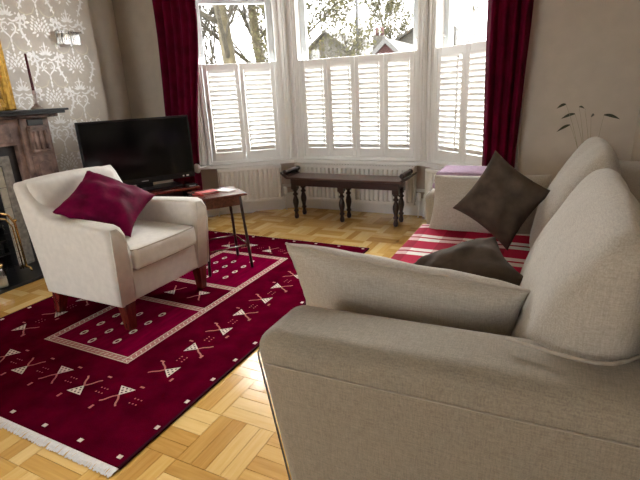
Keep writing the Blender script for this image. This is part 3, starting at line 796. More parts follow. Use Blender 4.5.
# loose back cushions
def backcush(y0, y1, ztop, xf, lean, th, seed, zb=.46, near=False):
    def f(u, w):
        k = (w.z-zb)/(ztop-zb)
        bul = (1-u.y**2)**.6*(1-u.z**2)**.5 if abs(u.y) < 1 and abs(u.z) < 1 else 0
        w.x = xf+lean*k+(w.x-xf)*(1-.5*max(0, k)**1.8)
        if u.x < 0: w.x -= .045*bul
        else: w.x += .02*bul
        if u.z > 0: w.z += .02*(1-u.y**2)*u.z - .03*(u.x-.2)**2*u.z
        w.x += noise.noise(Vector((w.x*4, w.y*4+seed, w.z*4)))*.018
        w.y += noise.noise(Vector((w.x*4+9, w.y*4+seed, w.z*4)))*.012
        w.z += noise.noise(Vector((w.x*5+3, w.y*5+seed, w.z*3)))*.010*max(0, u.z)
        if near and u.y < 0 and w.z < .72: w.y += 0
        return w
    co = MB().rbox((xf, y0, zb), (xf+th, y1, ztop), .085, 10, f, k=6).build('back_cushion', 'cushion_linen', sofa, so)
    return co, f
bc1, f1_ = backcush(1.0, 1.90, .90, -.06, .165, .22, 1.3)
bc2, f2_ = backcush(1.90, 2.62, .93, -.05, .165, .22, 5.1)
sp_ = [at(px, py, 'z', .652) for px, py in ((506, 338), (518, 342), (535, 347), (555, 353), (575, 359), (595, 363), (612, 364), (628, 361), (640, 356))]
MB().tube(sp_, .0045, 6).build('piping', 'piping_beige', sofa, so)
# tartan throw across the seat
th = MB(); nx, ny = 26, 40; vs = []
def throw(s, y):
    # s runs across the seat from the back (0) over the front edge and down
    zt = .482; X0 = .05; Xf = SXF+.043; top = X0-Xf
    w = noise.noise(Vector((s*5, y*5, 0)))*.006
    if s < top-.03: return (X0-s, y, zt+w)
    a = s-(top-.03)
    if a < .05: q = a/.05*PI/2; return (Xf+.03-.03*math.sin(q)-.004, y, zt-.03+.03*math.cos(q)+w*.5)
    return (Xf-.004-.01*math.sin(y*14)*min(1, (a-.05)*6), y, zt-.03-(a-.05))
for i in range(nx+1):
    for j in range(ny+1):
        s = (i/nx)*.84; y = 1.20+(2.42-1.20)*j/ny; vs.append(throw(s, y))
fs = [(i*(ny+1)+j, i*(ny+1)+j+1, (i+1)*(ny+1)+j+1, (i+1)*(ny+1)+j) for i in range(nx) for j in range(ny)]
tho = (-.6, 1.8, .3)
o = MB().add(vs, fs, True).build('tartan_throw', 'tartan', None, tho); tag(o, 'red and white tartan throw spread over the sofa seat', 'throw')
sm = o.modifiers.new('thickness', 'SOLIDIFY'); sm.thickness = .007; sm.offset = 0
# scatter cushions on the sofa
cushion('linen_cushion', 'large piped linen cushion leaning over the arm with the dark brown cushion behind', 'cushion', (-.385, 1.28, .553), (.365, .0, -.028), (0, -.06, .155), .085, 'cushion_linen', 'piping_beige', .07, 2, .33, None, .010)
quad_cushion('brown_cushion', 'dark brown velvet cushion lying tilted on the tartan throw', 'cushion', (-.47, 1.72, .50), (-.155, 1.70, .68), (-.02, 1.47, .59), (-.33, 1.48, .46), .085, 'velvet_brown', None, .12, 6, .38, None, .011)
quad_cushion('brown_cushion', 'dark brown velvet cushion standing on one corner against a linen cushion', 'cushion', (-.405, 2.10, .675), (-.213, 2.22, .905), (.0, 2.20, .75), (-.12, 2.08, .482), .085, 'velvet_brown', None, .12, 9, .40, None, .017)
cushion('linen_cushion', 'plain linen cushion leaning on the sofa arm under the lilac blanket', 'cushion', (-.275, 2.44, .605), (.285, .03, .005), (.0, .07, .145), .08, 'cushion_linen', None, .06, 11, .42, None, .008)
# folded lilac blanket on the far arm
bl = (-.37, 2.74, .645)
lb = thing('folded_blanket', 'lilac wool blanket folded over the arm of the sofa beside the window', 'blanket', bl)
for k in range(3):
    MB().rbox((-.60+.01*k, 2.60, .641+k*.033), (-.17-.012*k, 2.86, .674+k*.033), .0155, 8, lambda u, w, k=k: Vector((w.x, w.y, w.z+noise.noise(Vector((w.x*6, w.y*6, k)))*.004))).build('fold', 'lilac_wool', lb, bl)
# ------------------------------------------------------------------ television corner
dv = Vector((.454, .891, 0)); nv = Vector((.891, -.454, 0)); TA = math.atan2(nv.y, nv.x)+PI/2   # local x along d, local -y towards the room
def dn(d, n, z=0): return dv*d+nv*n+Vector((0, 0, z))
ANG = math.atan2(dv.y, dv.x)
st_o = dn(1.16, -4.115)
stand = thing('tv_stand', 'dark red wooden television stand with an open shelf', 'cabinet', st_o, ANG)
hw, hd = .39, .185
MB().bbox((-hw, -hd, .43), (hw, hd, .452), .005).build('top', 'red_wood', stand)
for sx_ in (-1, 1): MB().bbox((sx_*(hw-.03)-.015, -hd+.10, .0015), (sx_*(hw-.03)+.015, hd-.01, .43), .003).build('side_panel', 'red_wood', stand)
MB().bbox((-hw+.045, -hd+.10, .20), (hw-.045, hd-.02, .218), .003).build('shelf', 'red_wood', stand)
MB().bbox((-hw+.045, -hd+.10, .05), (hw-.045, hd-.02, .068), .003).build('shelf', 'red_wood', stand)
MB().box((-hw+.045, hd-.02, .05), (hw-.045, hd-.012, .43)).build('back_panel', 'dark_wood', stand)
tv_o = dn(1.14, -4.16, .4535)
tv = thing('television', 'large black flat-screen television on the red wooden stand', 'television', tv_o, ANG)
tw, tz0, tz1 = .462, .055, .607
MB().bbox((-tw, -.012, tz0), (tw, .03, tz1), .006).bbox((-tw*.7, .03, tz0+.05), (tw*.7, .075, tz1-.12), .02).build('housing', 'tv_plastic', tv)
MB().box((-tw+.016, -.0135, tz0+.05), (tw-.016, -.012, tz1-.016)).build('screen', 'tv_screen', tv)
MB().bbox((-tw+.02, -.0145, tz0+.008), (tw-.02, -.012, tz0+.034), .001).build('speaker_bar', 'tv_plastic', tv)
MB().bbox((-.30, -.12, 0), (.30, .10, .016), .006).bbox((-.07, -.0, .016), (.07, .03, .08), .005).build('stand_foot', 'tv_plastic', tv)
MB().box((-.03, -.0152, tz0+.018), (.03, -.0146, tz0+.026)).build('badge', 'silver_plastic', tv)
l_ = MB()
for x in (.34, .375, .385): l_.bbox((x, -.016, tz0+.014), (x+.014, -.0145, tz0+.026), .001)
l_.build('status_light', 'paper', tv)
ro = dn(1.485, -3.99, .4535)
rt = thing('media_box', 'small wedge-shaped dark media box beside the television foot', 'electronics', ro, ANG)
MB().prism([(-.05, -.04), (.05, -.04), (.05, .04), (-.05, .04)], 0, .02, bevel=.008).build('case', 'tv_plastic', rt)
MB().bbox((-.03, -.0425, .006), (.03, -.040, .012), .0005).build('display', 'silver_plastic', rt)
do = dn(1.14, -4.12, .2195)
dk = thing('video_player', 'silver-fronted disc player on the television stand shelf', 'electronics', do, ANG)
MB().bbox((-.2, -.07, .0), (.2, .12, .05), .004).build('case', 'tv_plastic', dk)
MB().box((-.2, -.0715, .01), (.2, -.0705, .045)).build('front', 'silver_plastic', dk)
# ------------------------------------------------------------------ small side table with paper and red notebook
ta = math.atan2(.26, .18); tbo = Vector((-2.10, 2.53, RT))
tb = thing('side_table', 'small mahogany side table with thin legs behind the armchair', 'table', tbo, ta)
TH = .55
MB().bbox((-.17, -.165, TH-.018), (.17, .165, TH), .005).build('table_top', 'table_wood', tb)
MB().bbox((-.135, -.135, TH-.085), (.135, -.122, TH-.018), .002).bbox((-.135, .122, TH-.085), (.135, .135, TH-.018), .002).bbox((-.135, -.122, TH-.085), (-.122, .122, TH-.018), .002).bbox((.122, -.122, TH-.085), (.135, .122, TH-.018), .002).build('apron', 'table_wood', tb)
for sx_ in (-1, 1):
    for sy_ in (-1, 1):
        lgp = []
        for k in range(15):
            t = k/14; z = TH-.018-(TH-.0205)*t; r = .012 if t < .12 else (.0085+.0028*abs(math.sin(t*26))) ; sp = .125+.032*t
            lgp.append(((sx_*sp, sy_*sp, z), r))
        MB().tube([p for p, r in lgp], [r for p, r in lgp], 8).build('leg', 'dark_wood', tb)
zst = .17; e = .125+.032*(1-zst/TH)
for p, q in (((-e, -e), (e, -e)), ((e, -e), (e, e)), ((e, e), (-e, e)), ((-e, e), (-e, -e))):
    MB().tube([(p[0], p[1], zst), (q[0], q[1], zst)], .006, 6).build('stretcher', 'table_wood', tb)
tz = RT+TH+.0005
def on_table(px, py): return at(px, py, 'z', tz)
p0 = on_table(226, 190.5)
o = MB().bbox((-.042, -.065, 0), (.042, .065, .006), .001).build('white_notepad', 'paper'); o.location = p0; o.rotation_euler = (0, 0, ta+.5); tag(o, 'small white notepad lying on the mahogany side table', 'notepad')
p0 = on_table(207, 193)
nbk = thing('red_notebook', 'thin red notebook lying on the mahogany side table', 'book', p0, ta+.15)
MB().bbox((-.07, -.045, 0), (.07, .045, .003), .001).bbox((-.07, -.045, .009), (.07, .045, .012), .001).bbox((-.071, -.045, 0), (-.068, .045, .012), .001).build('cover', 'red_card', nbk)
MB().box((-.067, -.042, .003), (.067, .042, .009)).build('pages', 'paper', nbk)
pp = on_table(197, 195.5)
pen = thing('red_pen', 'slim red pen lying beside the red notebook', 'pen', pp, ta-.9)
MB().tube([(-.06, 0, .0045), (.05, 0, .0045), (.065, 0, .0045)], [.0045, .0045, .001], 8).build('barrel', 'red_card', pen)
MB().tube([(-.07, 0, .0045), (-.035, 0, .0045)], .005, 8).build('cap', 'tv_plastic', pen)
# ------------------------------------------------------------------ window bench
bo = (-1.735, 3.975, 0)
bench = thing('window_bench', 'dark turned-leg wooden bench with roll arms under the shutters', 'bench', bo)
BZ = .425
MB().bbox((-2.31, 3.84, BZ-.02), (-1.15, 4.11, BZ), .006).build('seat', 'bench_top', bench, bo)
MB().bbox((-2.27, 3.86, BZ-.085), (-1.19, 3.88, BZ-.02), .003).bbox((-2.27, 4.07, BZ-.085), (-1.19, 4.09, BZ-.02), .003).bbox((-2.27, 3.88, BZ-.085), (-2.25, 4.07, BZ-.02), .003).bbox((-1.21, 3.88, BZ-.085), (-1.19, 4.07, BZ-.02), .003).build('apron', 'dark_wood', bench, bo)
legp = [(.014, .002), (.020, .01), (.024, .03), (.017, .055), (.015, .07), (.026, .078), (.024, .09), (.016, .10), (.022, .13), (.029, .165), (.028, .19), (.018, .225), (.014, .235), (.026, .245), (.026, .255), (.015, .265), (.016, .28), (.028, .288), (.028, .30)]
lfirst = None
for x in (-2.245, -1.745, -1.215):
    for y in (3.895, 4.06):
        lg = MB().lathe(legp, 14).bbox((-.03, -.03, .30), (.03, .03, BZ-.02), .004)
        if lfirst is None: lfirst = lg.build('leg', 'dark_wood', bench); lfirst.location = (x-bo[0], y-bo[1], 0)
        else: copy_part(lfirst, bench, (x-bo[0], y-bo[1], 0))
for s, xe in ((-1, -2.31), (1, -1.15)):
    wg = MB().prism([(xe, BZ-.02), (xe+s*.062, BZ+.028), (xe+s*.068, BZ+.045), (xe+s*.055, BZ+.043), (xe-s*.02, BZ)], 3.845, 4.105, 'y', bevel=.003).build('arm_wing', 'dark_wood', bench, bo)
    c = (xe+s*.006-s*.0, BZ+.048)
    pr = [(.012, -.145), (.022, -.14), (.024, -.125), (.014, -.115), (.019, -.10), (.023, -.05), (.024, 0), (.023, .05), (.019, .10), (.014, .115), (.024, .125), (.022, .14), (.012, .145)]
    MB().lathe(pr, 14, T(c[0], 3.975, c[1]) @ RX(PI/2)).build('roll_arm', 'dark_wood', bench, bo)
    MB().bbox((c[0]-.012, 3.86, BZ), (c[0]+.012, 3.88, c[1]), .003).bbox((c[0]-.012, 4.07, BZ), (c[0]+.012, 4.09, c[1]), .003).build('arm_bracket', 'dark_wood', bench, bo)
# ------------------------------------------------------------------ radiators (local x along wall, -y into room)
def radiator(label, i, x0, x1, z0, z1, valve):
    a, ang, Ln = facet(i); cx = (x0+x1)/2
    loc = Vector((a.x, a.y, 0))+Vector((math.cos(ang), math.sin(ang), 0))*cx
    r = thing('radiator', label, 'radiator', (loc.x, loc.y, 0.0), ang, 'white panel radiators in the bay')
    h = (x1-x0)/2; yf, yb = -.125, -.045
    n = int(round((x1-x0)/.05)); pts = []
    for k in range(n):
        xa = -h+.012+(2*h-.024)*k/n; w = (2*h-.024)/n
        for f, d in ((.0, .027), (.22, .027), (.36, 0), (.76, 0), (.9, .027)): pts.append((xa+w*f, yf+d))
    pts.append((h-.012, yf+.027)); poly = pts+[(h-.012, yf+.036), (-h+.012, yf+.036)]
    bm = bmesh.new(); vb = [bm.verts.new((p[0], p[1], z0+.03)) for p in poly]; vt = [bm.verts.new((p[0], p[1], z1-.03)) for p in poly]
    nn = len(poly)
    for q in range(nn): bm.faces.new((vb[q], vb[(q+1) % nn], vt[(q+1) % nn], vt[q]))
    MB().bm(bm, None, False).bbox((-h+.005, yf-.001, z1-.034), (h-.005, yf+.03, z1-.008), .005).bbox((-h+.005, yf-.001, z0), (h-.005, yf+.03, z0+.034), .005).build('front_panel', 'radiator_white', r)
    MB().bbox((-h+.01, yb-.02, z0), (h-.01, yb, z1-.01), .004).build('rear_panel', 'radiator_white', r)
    for s in (-1, 1): MB().bbox((s*h-.004, yf-.003, z0+.005), (s*h+.004, yb, z1), .003).build('side_panel', 'radiator_white', r)
    tg = MB().bbox((-h, yf-.003, z1-.008), (h, yf+.018, z1), .002).bbox((-h, yb-.014, z1-.008), (h, yb, z1), .002)
    for k in range(int(2*h/.03)): x = -h+.015+k*.03; tg.box((x-.004, yf+.018, z1-.006), (x+.004, yb-.014, z1-.002))
    tg.build('top_grille', 'radiator_white', r)
    for s in (-1, 1):
        x = s*(h+.035)
        MB().tube([(x, (yf+yb)/2, .0015), (x, (yf+yb)/2, z0+.03), (s*h, (yf+yb)/2, z0+.03)], .009, 8).build('pipe', 'radiator_white', r)
    x = valve*(h+.035)
    MB().lathe([(.012, z0+.02), (.02, z0+.03), (.021, z0+.05), (.017, z0+.055), (.024, z0+.06), (.024, z0+.115), (.019, z0+.125)], 14, T(x, (yf+yb)/2, 0)).build('valve', 'switch_white', r)
    MB().box((-h*.6-.02, yb, z0+.1), (-h*.6+.02, -.001, z1-.08)).box((h*.6-.02, yb, z0+.1), (h*.6+.02, -.001, z1-.08)).build('bracket', 'radiator_white', r)
radiator('short white radiator beside the mahogany side table', 0, .27, .92, .125, .495, 1)
radiator('long white radiator behind the dark wooden bench', 1, .055, 1.33, .115, .495, 1)
radiator('white radiator below the window at the end of the sofa', 2, .16, .82, .125, .495, -1)
# ------------------------------------------------------------------ curtains
def curtain(label, xa, xb, xa2, xb2, folds, seed, y0=3.53):
    nx, nz = 90, 26; vs = []; ztop, zb = 2.52, .03
    for j in range(nz+1):
        z = zb+(ztop-zb)*j/nz; t = max(0, min(1, (z-.5)/1.5)); t = t*t*(3-2*t)
        l_, r_ = xa2+(xa-xa2)*t, xb2+(xb-xb2)*t
        for i in range(nx+1):
            u = i/nx; ph = u*folds*2*PI+seed+.35*math.sin(z*1.7+u*5)
            amp = .035*(.7+.3*math.sin(u*7+seed))
            vs.append((l_+(r_-l_)*u+.012*math.cos(ph)*.8, y0+amp*math.sin(ph)+.010*math.sin(ph*2+1), z))
    fs = [(j*(nx+1)+i, j*(nx+1)+i+1, (j+1)*(nx+1)+i+1, (j+1)*(nx+1)+i) for j in range(nz) for i in range(nx)]
    o_ = ((xa2+xb2)/2, y0, 0)
    r = thing('curtain', label, 'curtain', o_, 0, 'crimson velvet curtains at the bay')
    c = MB().add(vs, fs, True).build('drape', 'curtain_velvet', r, o_)
    s_ = c.modifiers.new('thickness', 'SOLIDIFY'); s_.thickness = .004
    hm = MB()
    for e in (0, nx):
        hm.tube([vs[j*(nx+1)+e] for j in range(nz+1)], .004, 5)
    hm.build('hem', 'curtain_velvet', r, o_)
curtain('crimson velvet curtain hanging behind the television', -3.43, -2.90, -3.47, -3.10, 5.5, .4)
curtain('crimson velvet curtain hanging behind the end of the sofa', -.475, -.19, -.445, -.235, 4.0, 2.0)
cp = thing('curtain_pole', 'dark curtain pole across the bay opening', 'curtain pole', (-1.77, 3.53, 2.54))
MB().tube([(-1.9, 0, 0), (1.9, 0, 0)], .016, 10).build('pole', 'dark_wood', cp)
for s in (-1, 1):
    MB().lathe([(.016, 0), (.03, .01), (.032, .04), (.012, .07)], 12, T(s*1.9, 0, 0) @ RY(s*PI/2)).build('finial', 'dark_wood', cp)
    MB().tube([(s*1.82, 0, 0), (s*1.82, .119, 0)], .01, 8).build('bracket', 'dark_wood', cp)
# round holdback with a spiral face on the wall end
hb = at(201, 167.5, 'y', 3.49)
ho = thing('curtain_holdback', 'round white curtain holdback with a spiral face by the curtain', 'holdback', hb)
MB().tube([(0, -.05, 0), (0, -.01, 0), (-.02, .09, 0), (BP[0].x-.02-hb.x, YF-hb.y-.001, 0)], .009, 10).build('stem', 'white_gloss', ho)
MB().lathe([(.042, 0), (.046, .006), (.042, .014), (.02, .016)], 20, T(0, -.05, 0) @ RX(PI/2)).build('disc', 'white_gloss', ho)
MB().tube([((.037-.0013*k)*math.cos(k*.62), -.066, (.037-.0013*k)*math.sin(k*.62)) for k in range(26)], .0032, 6).build('spiral', 'white_shutter', ho)
# ------------------------------------------------------------------ fireplace
fo = (-3.6, 1.74, 0)
fp = thing('fireplace', 'brown marble fireplace with carved pilasters and a slate shelf', 'fireplace', fo)
def fpart(name, mb, m_, par=None): return mb.build(name, m_, par or fp, fo)
fpart('hearth', MB().bbox((-3.699, 1.0, .001), (-3.25, 2.5, .024), .004), 'slate_black')
fpart('mantel_shelf', MB().bbox((-3.699, 1.01, 1.142), (-3.44, 2.465, 1.162), .004).bbox((-3.699, .99, 1.162), (-3.42, 2.485, 1.178), .004), 'slate_black')
fpart('shelf_moulding', MB().bbox((-3.699, 1.03, 1.118), (-3.48, 2.43, 1.142), .01, 3), 'marble_brown')
fpart('frieze', MB().bbox((-3.699, 1.28, .93), (-3.58, 2.20, 1.118), .003), 'marble_brown')
fpart('frieze_panel', MB().bbox((-3.582, 1.42, .955), (-3.570, 2.09, 1.085), .004).prism([(1.55, .965), (1.74, 1.065), (1.96, .965)], -3.572, -3.562, 'x', bevel=.003), 'marble_brown')
for s in (-1, 1):
    yc = 1.74+s*.535
    def Y(a, b): return (min(yc+s*a, yc+s*b), max(yc+s*a, yc+s*b))
    a_, b_2 = Y(-.115, .11)
    pil = fpart('pilaster', MB().bbox((-3.699, a_, .14), (-3.555, b_2, 1.118), .004), 'marble_brown')
    a_, b_2 = Y(-.155, -.115); fpart('pilaster_return', MB().bbox((-3.699, a_, .024), (-3.585, b_2, 1.118), .003), 'marble_brown', pil)
    a_, b_2 = Y(-.135, .13); fpart('plinth', MB().bbox((-3.699, a_, .0245), (-3.535, b_2, .16), .005), 'marble_brown', pil)
    a_, b_2 = Y(-.06, .06); fpart('capital_panel', MB().bbox((-3.56, a_, 1.063), (-3.545, b_2, 1.108), .003), 'slate_black', pil)
    a_, b_2 = Y(-.07, .07); fpart('capital_ledge', MB().bbox((-3.56, a_, 1.04), (-3.518, b_2, 1.058), .004), 'marble_brown', pil)
    a_, b_2 = Y(-.072, .068); cb = MB().bbox((-3.56, a_, .862), (-3.525, b_2, 1.04), .005)
    fpart('console_block', cb, 'marble_brown', pil)
    for k in range(3):
        yy = (a_+b_2)/2+(k-1)*.042; fpart('flute_rib', MB().tube([(-3.524, yy, .885), (-3.524, yy, 1.02)], .012, 8), 'marble_brown', pil)
    a_, b_2 = Y(-.085, .085); fpart('lower_panel', MB().bbox((-3.56, a_, .60), (-3.548, b_2, .835), .004), 'marble_brown', pil)
    a_, b_2 = Y(-.05, .05); fpart('carved_boss', MB().prism([(a_, .66), ((a_+b_2)/2, .63), (b_2, .66), (b_2, .77), ((a_+b_2)/2, .80), (a_, .77)], -3.55, -3.538, 'x', bevel=.004), 'marble_brown', pil)
    a_, b_2 = Y(-.085, .085); fpart('lower_panel', MB().bbox((-3.56, a_, .20), (-3.548, b_2, .56), .004), 'marble_brown', pil)
ins = MB().box((-3.699, 1.33, .0245), (-3.63, 1.52, .93)).box((-3.699, 1.94, .0245), (-3.63, 2.15, .93)).box((-3.699, 1.52, .60), (-3.63, 1.94, .93))
fpart('iron_insert', ins, 'cast_iron')
fr = MB().bbox((-3.63, 1.99, .0245), (-3.605, 2.055, .86), .004).bbox((-3.63, 1.425, .0245), (-3.605, 1.49, .86), .004).bbox((-3.63, 1.49, .795), (-3.605, 1.99, .86), .004)
fpart('stone_frame', fr, 'stone_grey')
for s in (-1, 1):
    for k in range(5):
        yc = 1.74+s*.225; z = .03+k*.152
        fpart('tile', MB().bbox((-3.63, yc-.024, z), (-3.617, yc+.024, z+.148), .002), 'tile_cream')
fbx = MB().box((-4.04, 1.50, .024), (-3.70, 1.505, .60)).box((-4.04, 1.955, .024), (-3.70, 1.96, .60)).box((-4.045, 1.50, .024), (-4.04, 1.96, .60)).box((-4.04, 1.50, .595), (-3.70, 1.96, .60)).box((-4.04, 1.50, .001), (-3.70, 1.96, .024))
fpart('firebox', fbx, 'cast_iron')
for k in range(7): fpart('grate_bar', MB().tube([(-3.72, 1.56+k*.057, .12), (-3.71, 1.56+k*.057, .22)], .008, 6), 'cast_iron')
fpart('grate_rail', MB().tube([(-3.715, 1.51, .22), (-3.715, 1.95, .22)], .01, 6).tube([(-3.72, 1.51, .12), (-3.72, 1.95, .12)], .01, 6), 'cast_iron')
# brass fire screen frame on the hearth
fso = (-3.46, 1.66, .0245)
fs_ = thing('fire_screen', 'brass arched fire screen with slim double feet on the slate hearth', 'fire screen', fso)
arch = [(-3.46, 1.42, .05), (-3.46, 1.415, .40), (-3.46, 1.45, .47), (-3.46, 1.55, .505), (-3.46, 1.66, .515), (-3.46, 1.77, .505), (-3.46, 1.86, .47), (-3.46, 1.895, .40), (-3.46, 1.90, .05)]
MB().tube(arch, .009, 8).build('frame', 'brass', fs_, fso)
MB().tube([(p[0], 1.66+(p[1]-1.66)*.90, .05+(p[2]-.05)*.93) for p in arch], .005, 6).build('inner_frame', 'brass', fs_, fso)
for y in (1.42, 1.90):
    MB().tube([(-3.40, y, .033), (-3.415, y, .055), (-3.46, y, .06), (-3.52, y, .055), (-3.54, y, .033)], .008, 8).build('foot', 'brass', fs_, fso)
    MB().lathe([(.008, 0), (.016, .01), (.008, .022)], 10, T(-3.46, y, .50 if False else .405)).build('knob', 'brass', fs_, fso)
me_ = MB()
for k in range(9): y = 1.46+k*.05; me_.tube([(-3.46, y, .06), (-3.46, y, .46)], .0016, 4)
for k in range(8): z = .09+k*.05; me_.tube([(-3.46, 1.43, z), (-3.46, 1.89, z)], .0016, 4)
me_.build('mesh', 'cast_iron', fs_, fso)
jo = at(2, 284, 'x', -3.31); jo = Vector((-3.31, jo.y, .0245))
jr = thing('glass_jar', 'pale glass jar with a lid standing on the slate hearth', 'jar', jo)
MB().lathe([(.035, .0005), (.042, .01), (.042, .10), (.03, .125), (.028, .14)], 16).build('body', 'jar_glass', jr)
MB().lathe([(.031, .14), (.033, .145), (.033, .16), (.02, .168)], 16).build('lid', 'brass', jr)
MB().lathe([(.034, .004), (.036, .012), (.036, .07)], 14).build('contents', 'wax_white', jr)
# overmantel mirror, candle, small candle pot
MZ = 1.1785
mo = (-3.66, 1.74, MZ)
mr = thing('overmantel_mirror', 'large gilt framed mirror standing on the mantel shelf', 'mirror', mo)
my0, my1, mz1 = 1.25, 2.225, 2.25
def gbar(a, b, c, d): return MB().bbox((-3.695, a, b), (-3.645, c, d), .012, 3).bbox((-3.66, a+(.018 if c-a < .2 else 0), b+(.018 if d-b < .2 else 0)), (-3.632, c-(.030 if c-a < .2 else 0), d-(.030 if d-b < .2 else 0)), .010, 3)
for args in ((my0, MZ, my0+.085, mz1), (my1-.085, MZ, my1, mz1)): gbar(*args).build('frame_side', 'gilt', mr, mo)
for args in ((my0+.085, MZ, my1-.085, MZ+.085), (my0+.085, mz1-.085, my1-.085, mz1)): gbar(*args).build('frame_rail', 'gilt', mr, mo)
MB().box((-3.685, my0+.07, MZ+.07), (-3.672, my1-.07, mz1-.07)).build('glass', 'mirror_glass', mr, mo)
co = (-3.545, 2.315, MZ)
cs = thing('candlestick', 'pewter candlestick holding a tall burgundy taper candle', 'candlestick', co)
MB().lathe([(.045, 0), (.043, .008), (.024, .022), (.014, .038), (.010, .055), (.016, .066), (.011, .075), (.010, .10), (.018, .112), (.014, .118), (.013, .135)], 16).build('stem', 'pewter', cs)
MB().lathe([(.0105, .118), (.0105, .14), (.0075, .385), (.003, .395)], 10).build('candle', 'candle_wax', cs)
co = (-3.50, 1.985, MZ)
cs2 = thing('candle_pot', 'short white candle in a gold pot beside the mirror frame', 'candle', co)
MB().lathe([(.036, 0), (.04, .006), (.04, .035), (.037, .036)], 18).build('pot', 'gilt', cs2)
MB().lathe([(.033, .034), (.034, .085), (.030, .09)], 18).build('wax', 'wax_white', cs2)
# wall lamp
wo_ = (XB+.001, 2.79, 1.718)
wlmp = thing('wall_lamp', 'chrome wall lamp with two ribbed glass shades on the damask wall', 'lamp', wo_)
MB().bbox((0, -.035, -.045), (.012, .035, .045), .004).build('back_plate', 'chrome', wlmp)
MB().tube([(.012, 0, 0), (.05, 0, 0)], .008, 8).build('arm', 'chrome', wlmp)
MB().lathe([(.004, -.07), (.010, -.06), (.006, -.05), (.006, .055), (.003, .06)], 10, T(.05, 0, 0)).build('finial', 'chrome', wlmp)
for s in (-1, 1):
    sh = MB()
    for k in range(6):
        yy = s*(.012+k*.0175); xx = .062-.0035*k*k*.3
        sh.bbox((xx-.004, yy-.0075, -.048), (xx+.004, yy+.0075, .05), .002)
    sh.bbox((.035, s*.008 if s > 0 else -.112, .046), (.066, .112 if s > 0 else -.008, .052), .002)
    sh.build('shade', 'lamp_glass', wlmp)
    MB().lathe([(.008, -.03), (.012, -.01), (.008, .02)], 10, T(.035, s*.055, 0)).build('bulb', 'pewter', wlmp)
# ------------------------------------------------------------------ plant behind the sofa
pb = Vector((.22, 3.28, 0))
pl_ = thing('potted_plant', 'spindly plant with thin stems and dark leaf tips behind the sofa', 'plant', pb)
MB().lathe([(.09, .0015), (.12, .03), (.135, .26), (.14, .28), (.125, .28), (.12, .25)], 20).build('pot', 'terracotta', pl_)
MB().lathe([(.118, .24), (.118, .252)], 20).build('soil', 'bark', pl_)
tips = [(566, 104.5, -1.4, 6), (575, 114, -1.5, 9), (570, 125, -2.0, 9), (579, 107, .6, 4), (585, 111, 0, 5), (591, 117, .1, 6), (604, 115, 1.4, 10)]
for k, (px, py, an, sz) in enumerate(tips):
    tp = at(px, py, 'y', 3.28+.03*(k % 3)-.03)-pb
    b0 = Vector((random.uniform(-.04, .04), random.uniform(-.04, .04), .25)); mid = b0.lerp(tp, .6)+Vector((-tp.x*.3, 0, .06))
    pts = []
    for q in range(11):
        t = q/10; pts.append(b0*(1-t)**2+mid*2*t*(1-t)+tp*t*t)
    MB().tube(pts, [.0022-.0014*q/10 for q in range(11)], 5).build('stem', 'plant_stem', pl_)
    ln = sz*.0085; lf = MB(); dirx = Vector((math.sin(an), -.25, .35*math.cos(an)-.12)).normalized(); sd = Vector((0, .6, 1)).normalized()
    vs = []
    for q in range(7):
        t = q/6; w = .013*math.sin(PI*min(1, t*.9+.1))*(1 if sz > 5 else .6); c = tp+dirx*ln*t-Vector((0, 0, .02*t*t))
        vs += [c+sd*w, c-sd*w*.6, c+Vector((0, -.003, 0))]
    lf.add(vs, [(3*q, 3*q+3, 3*q+5, 3*q+2) for q in range(6)]+[(3*q+2, 3*q+5, 3*q+4, 3*q+1) for q in range(6)], True)
    lf.build('leaf', 'plant_dark', pl_)
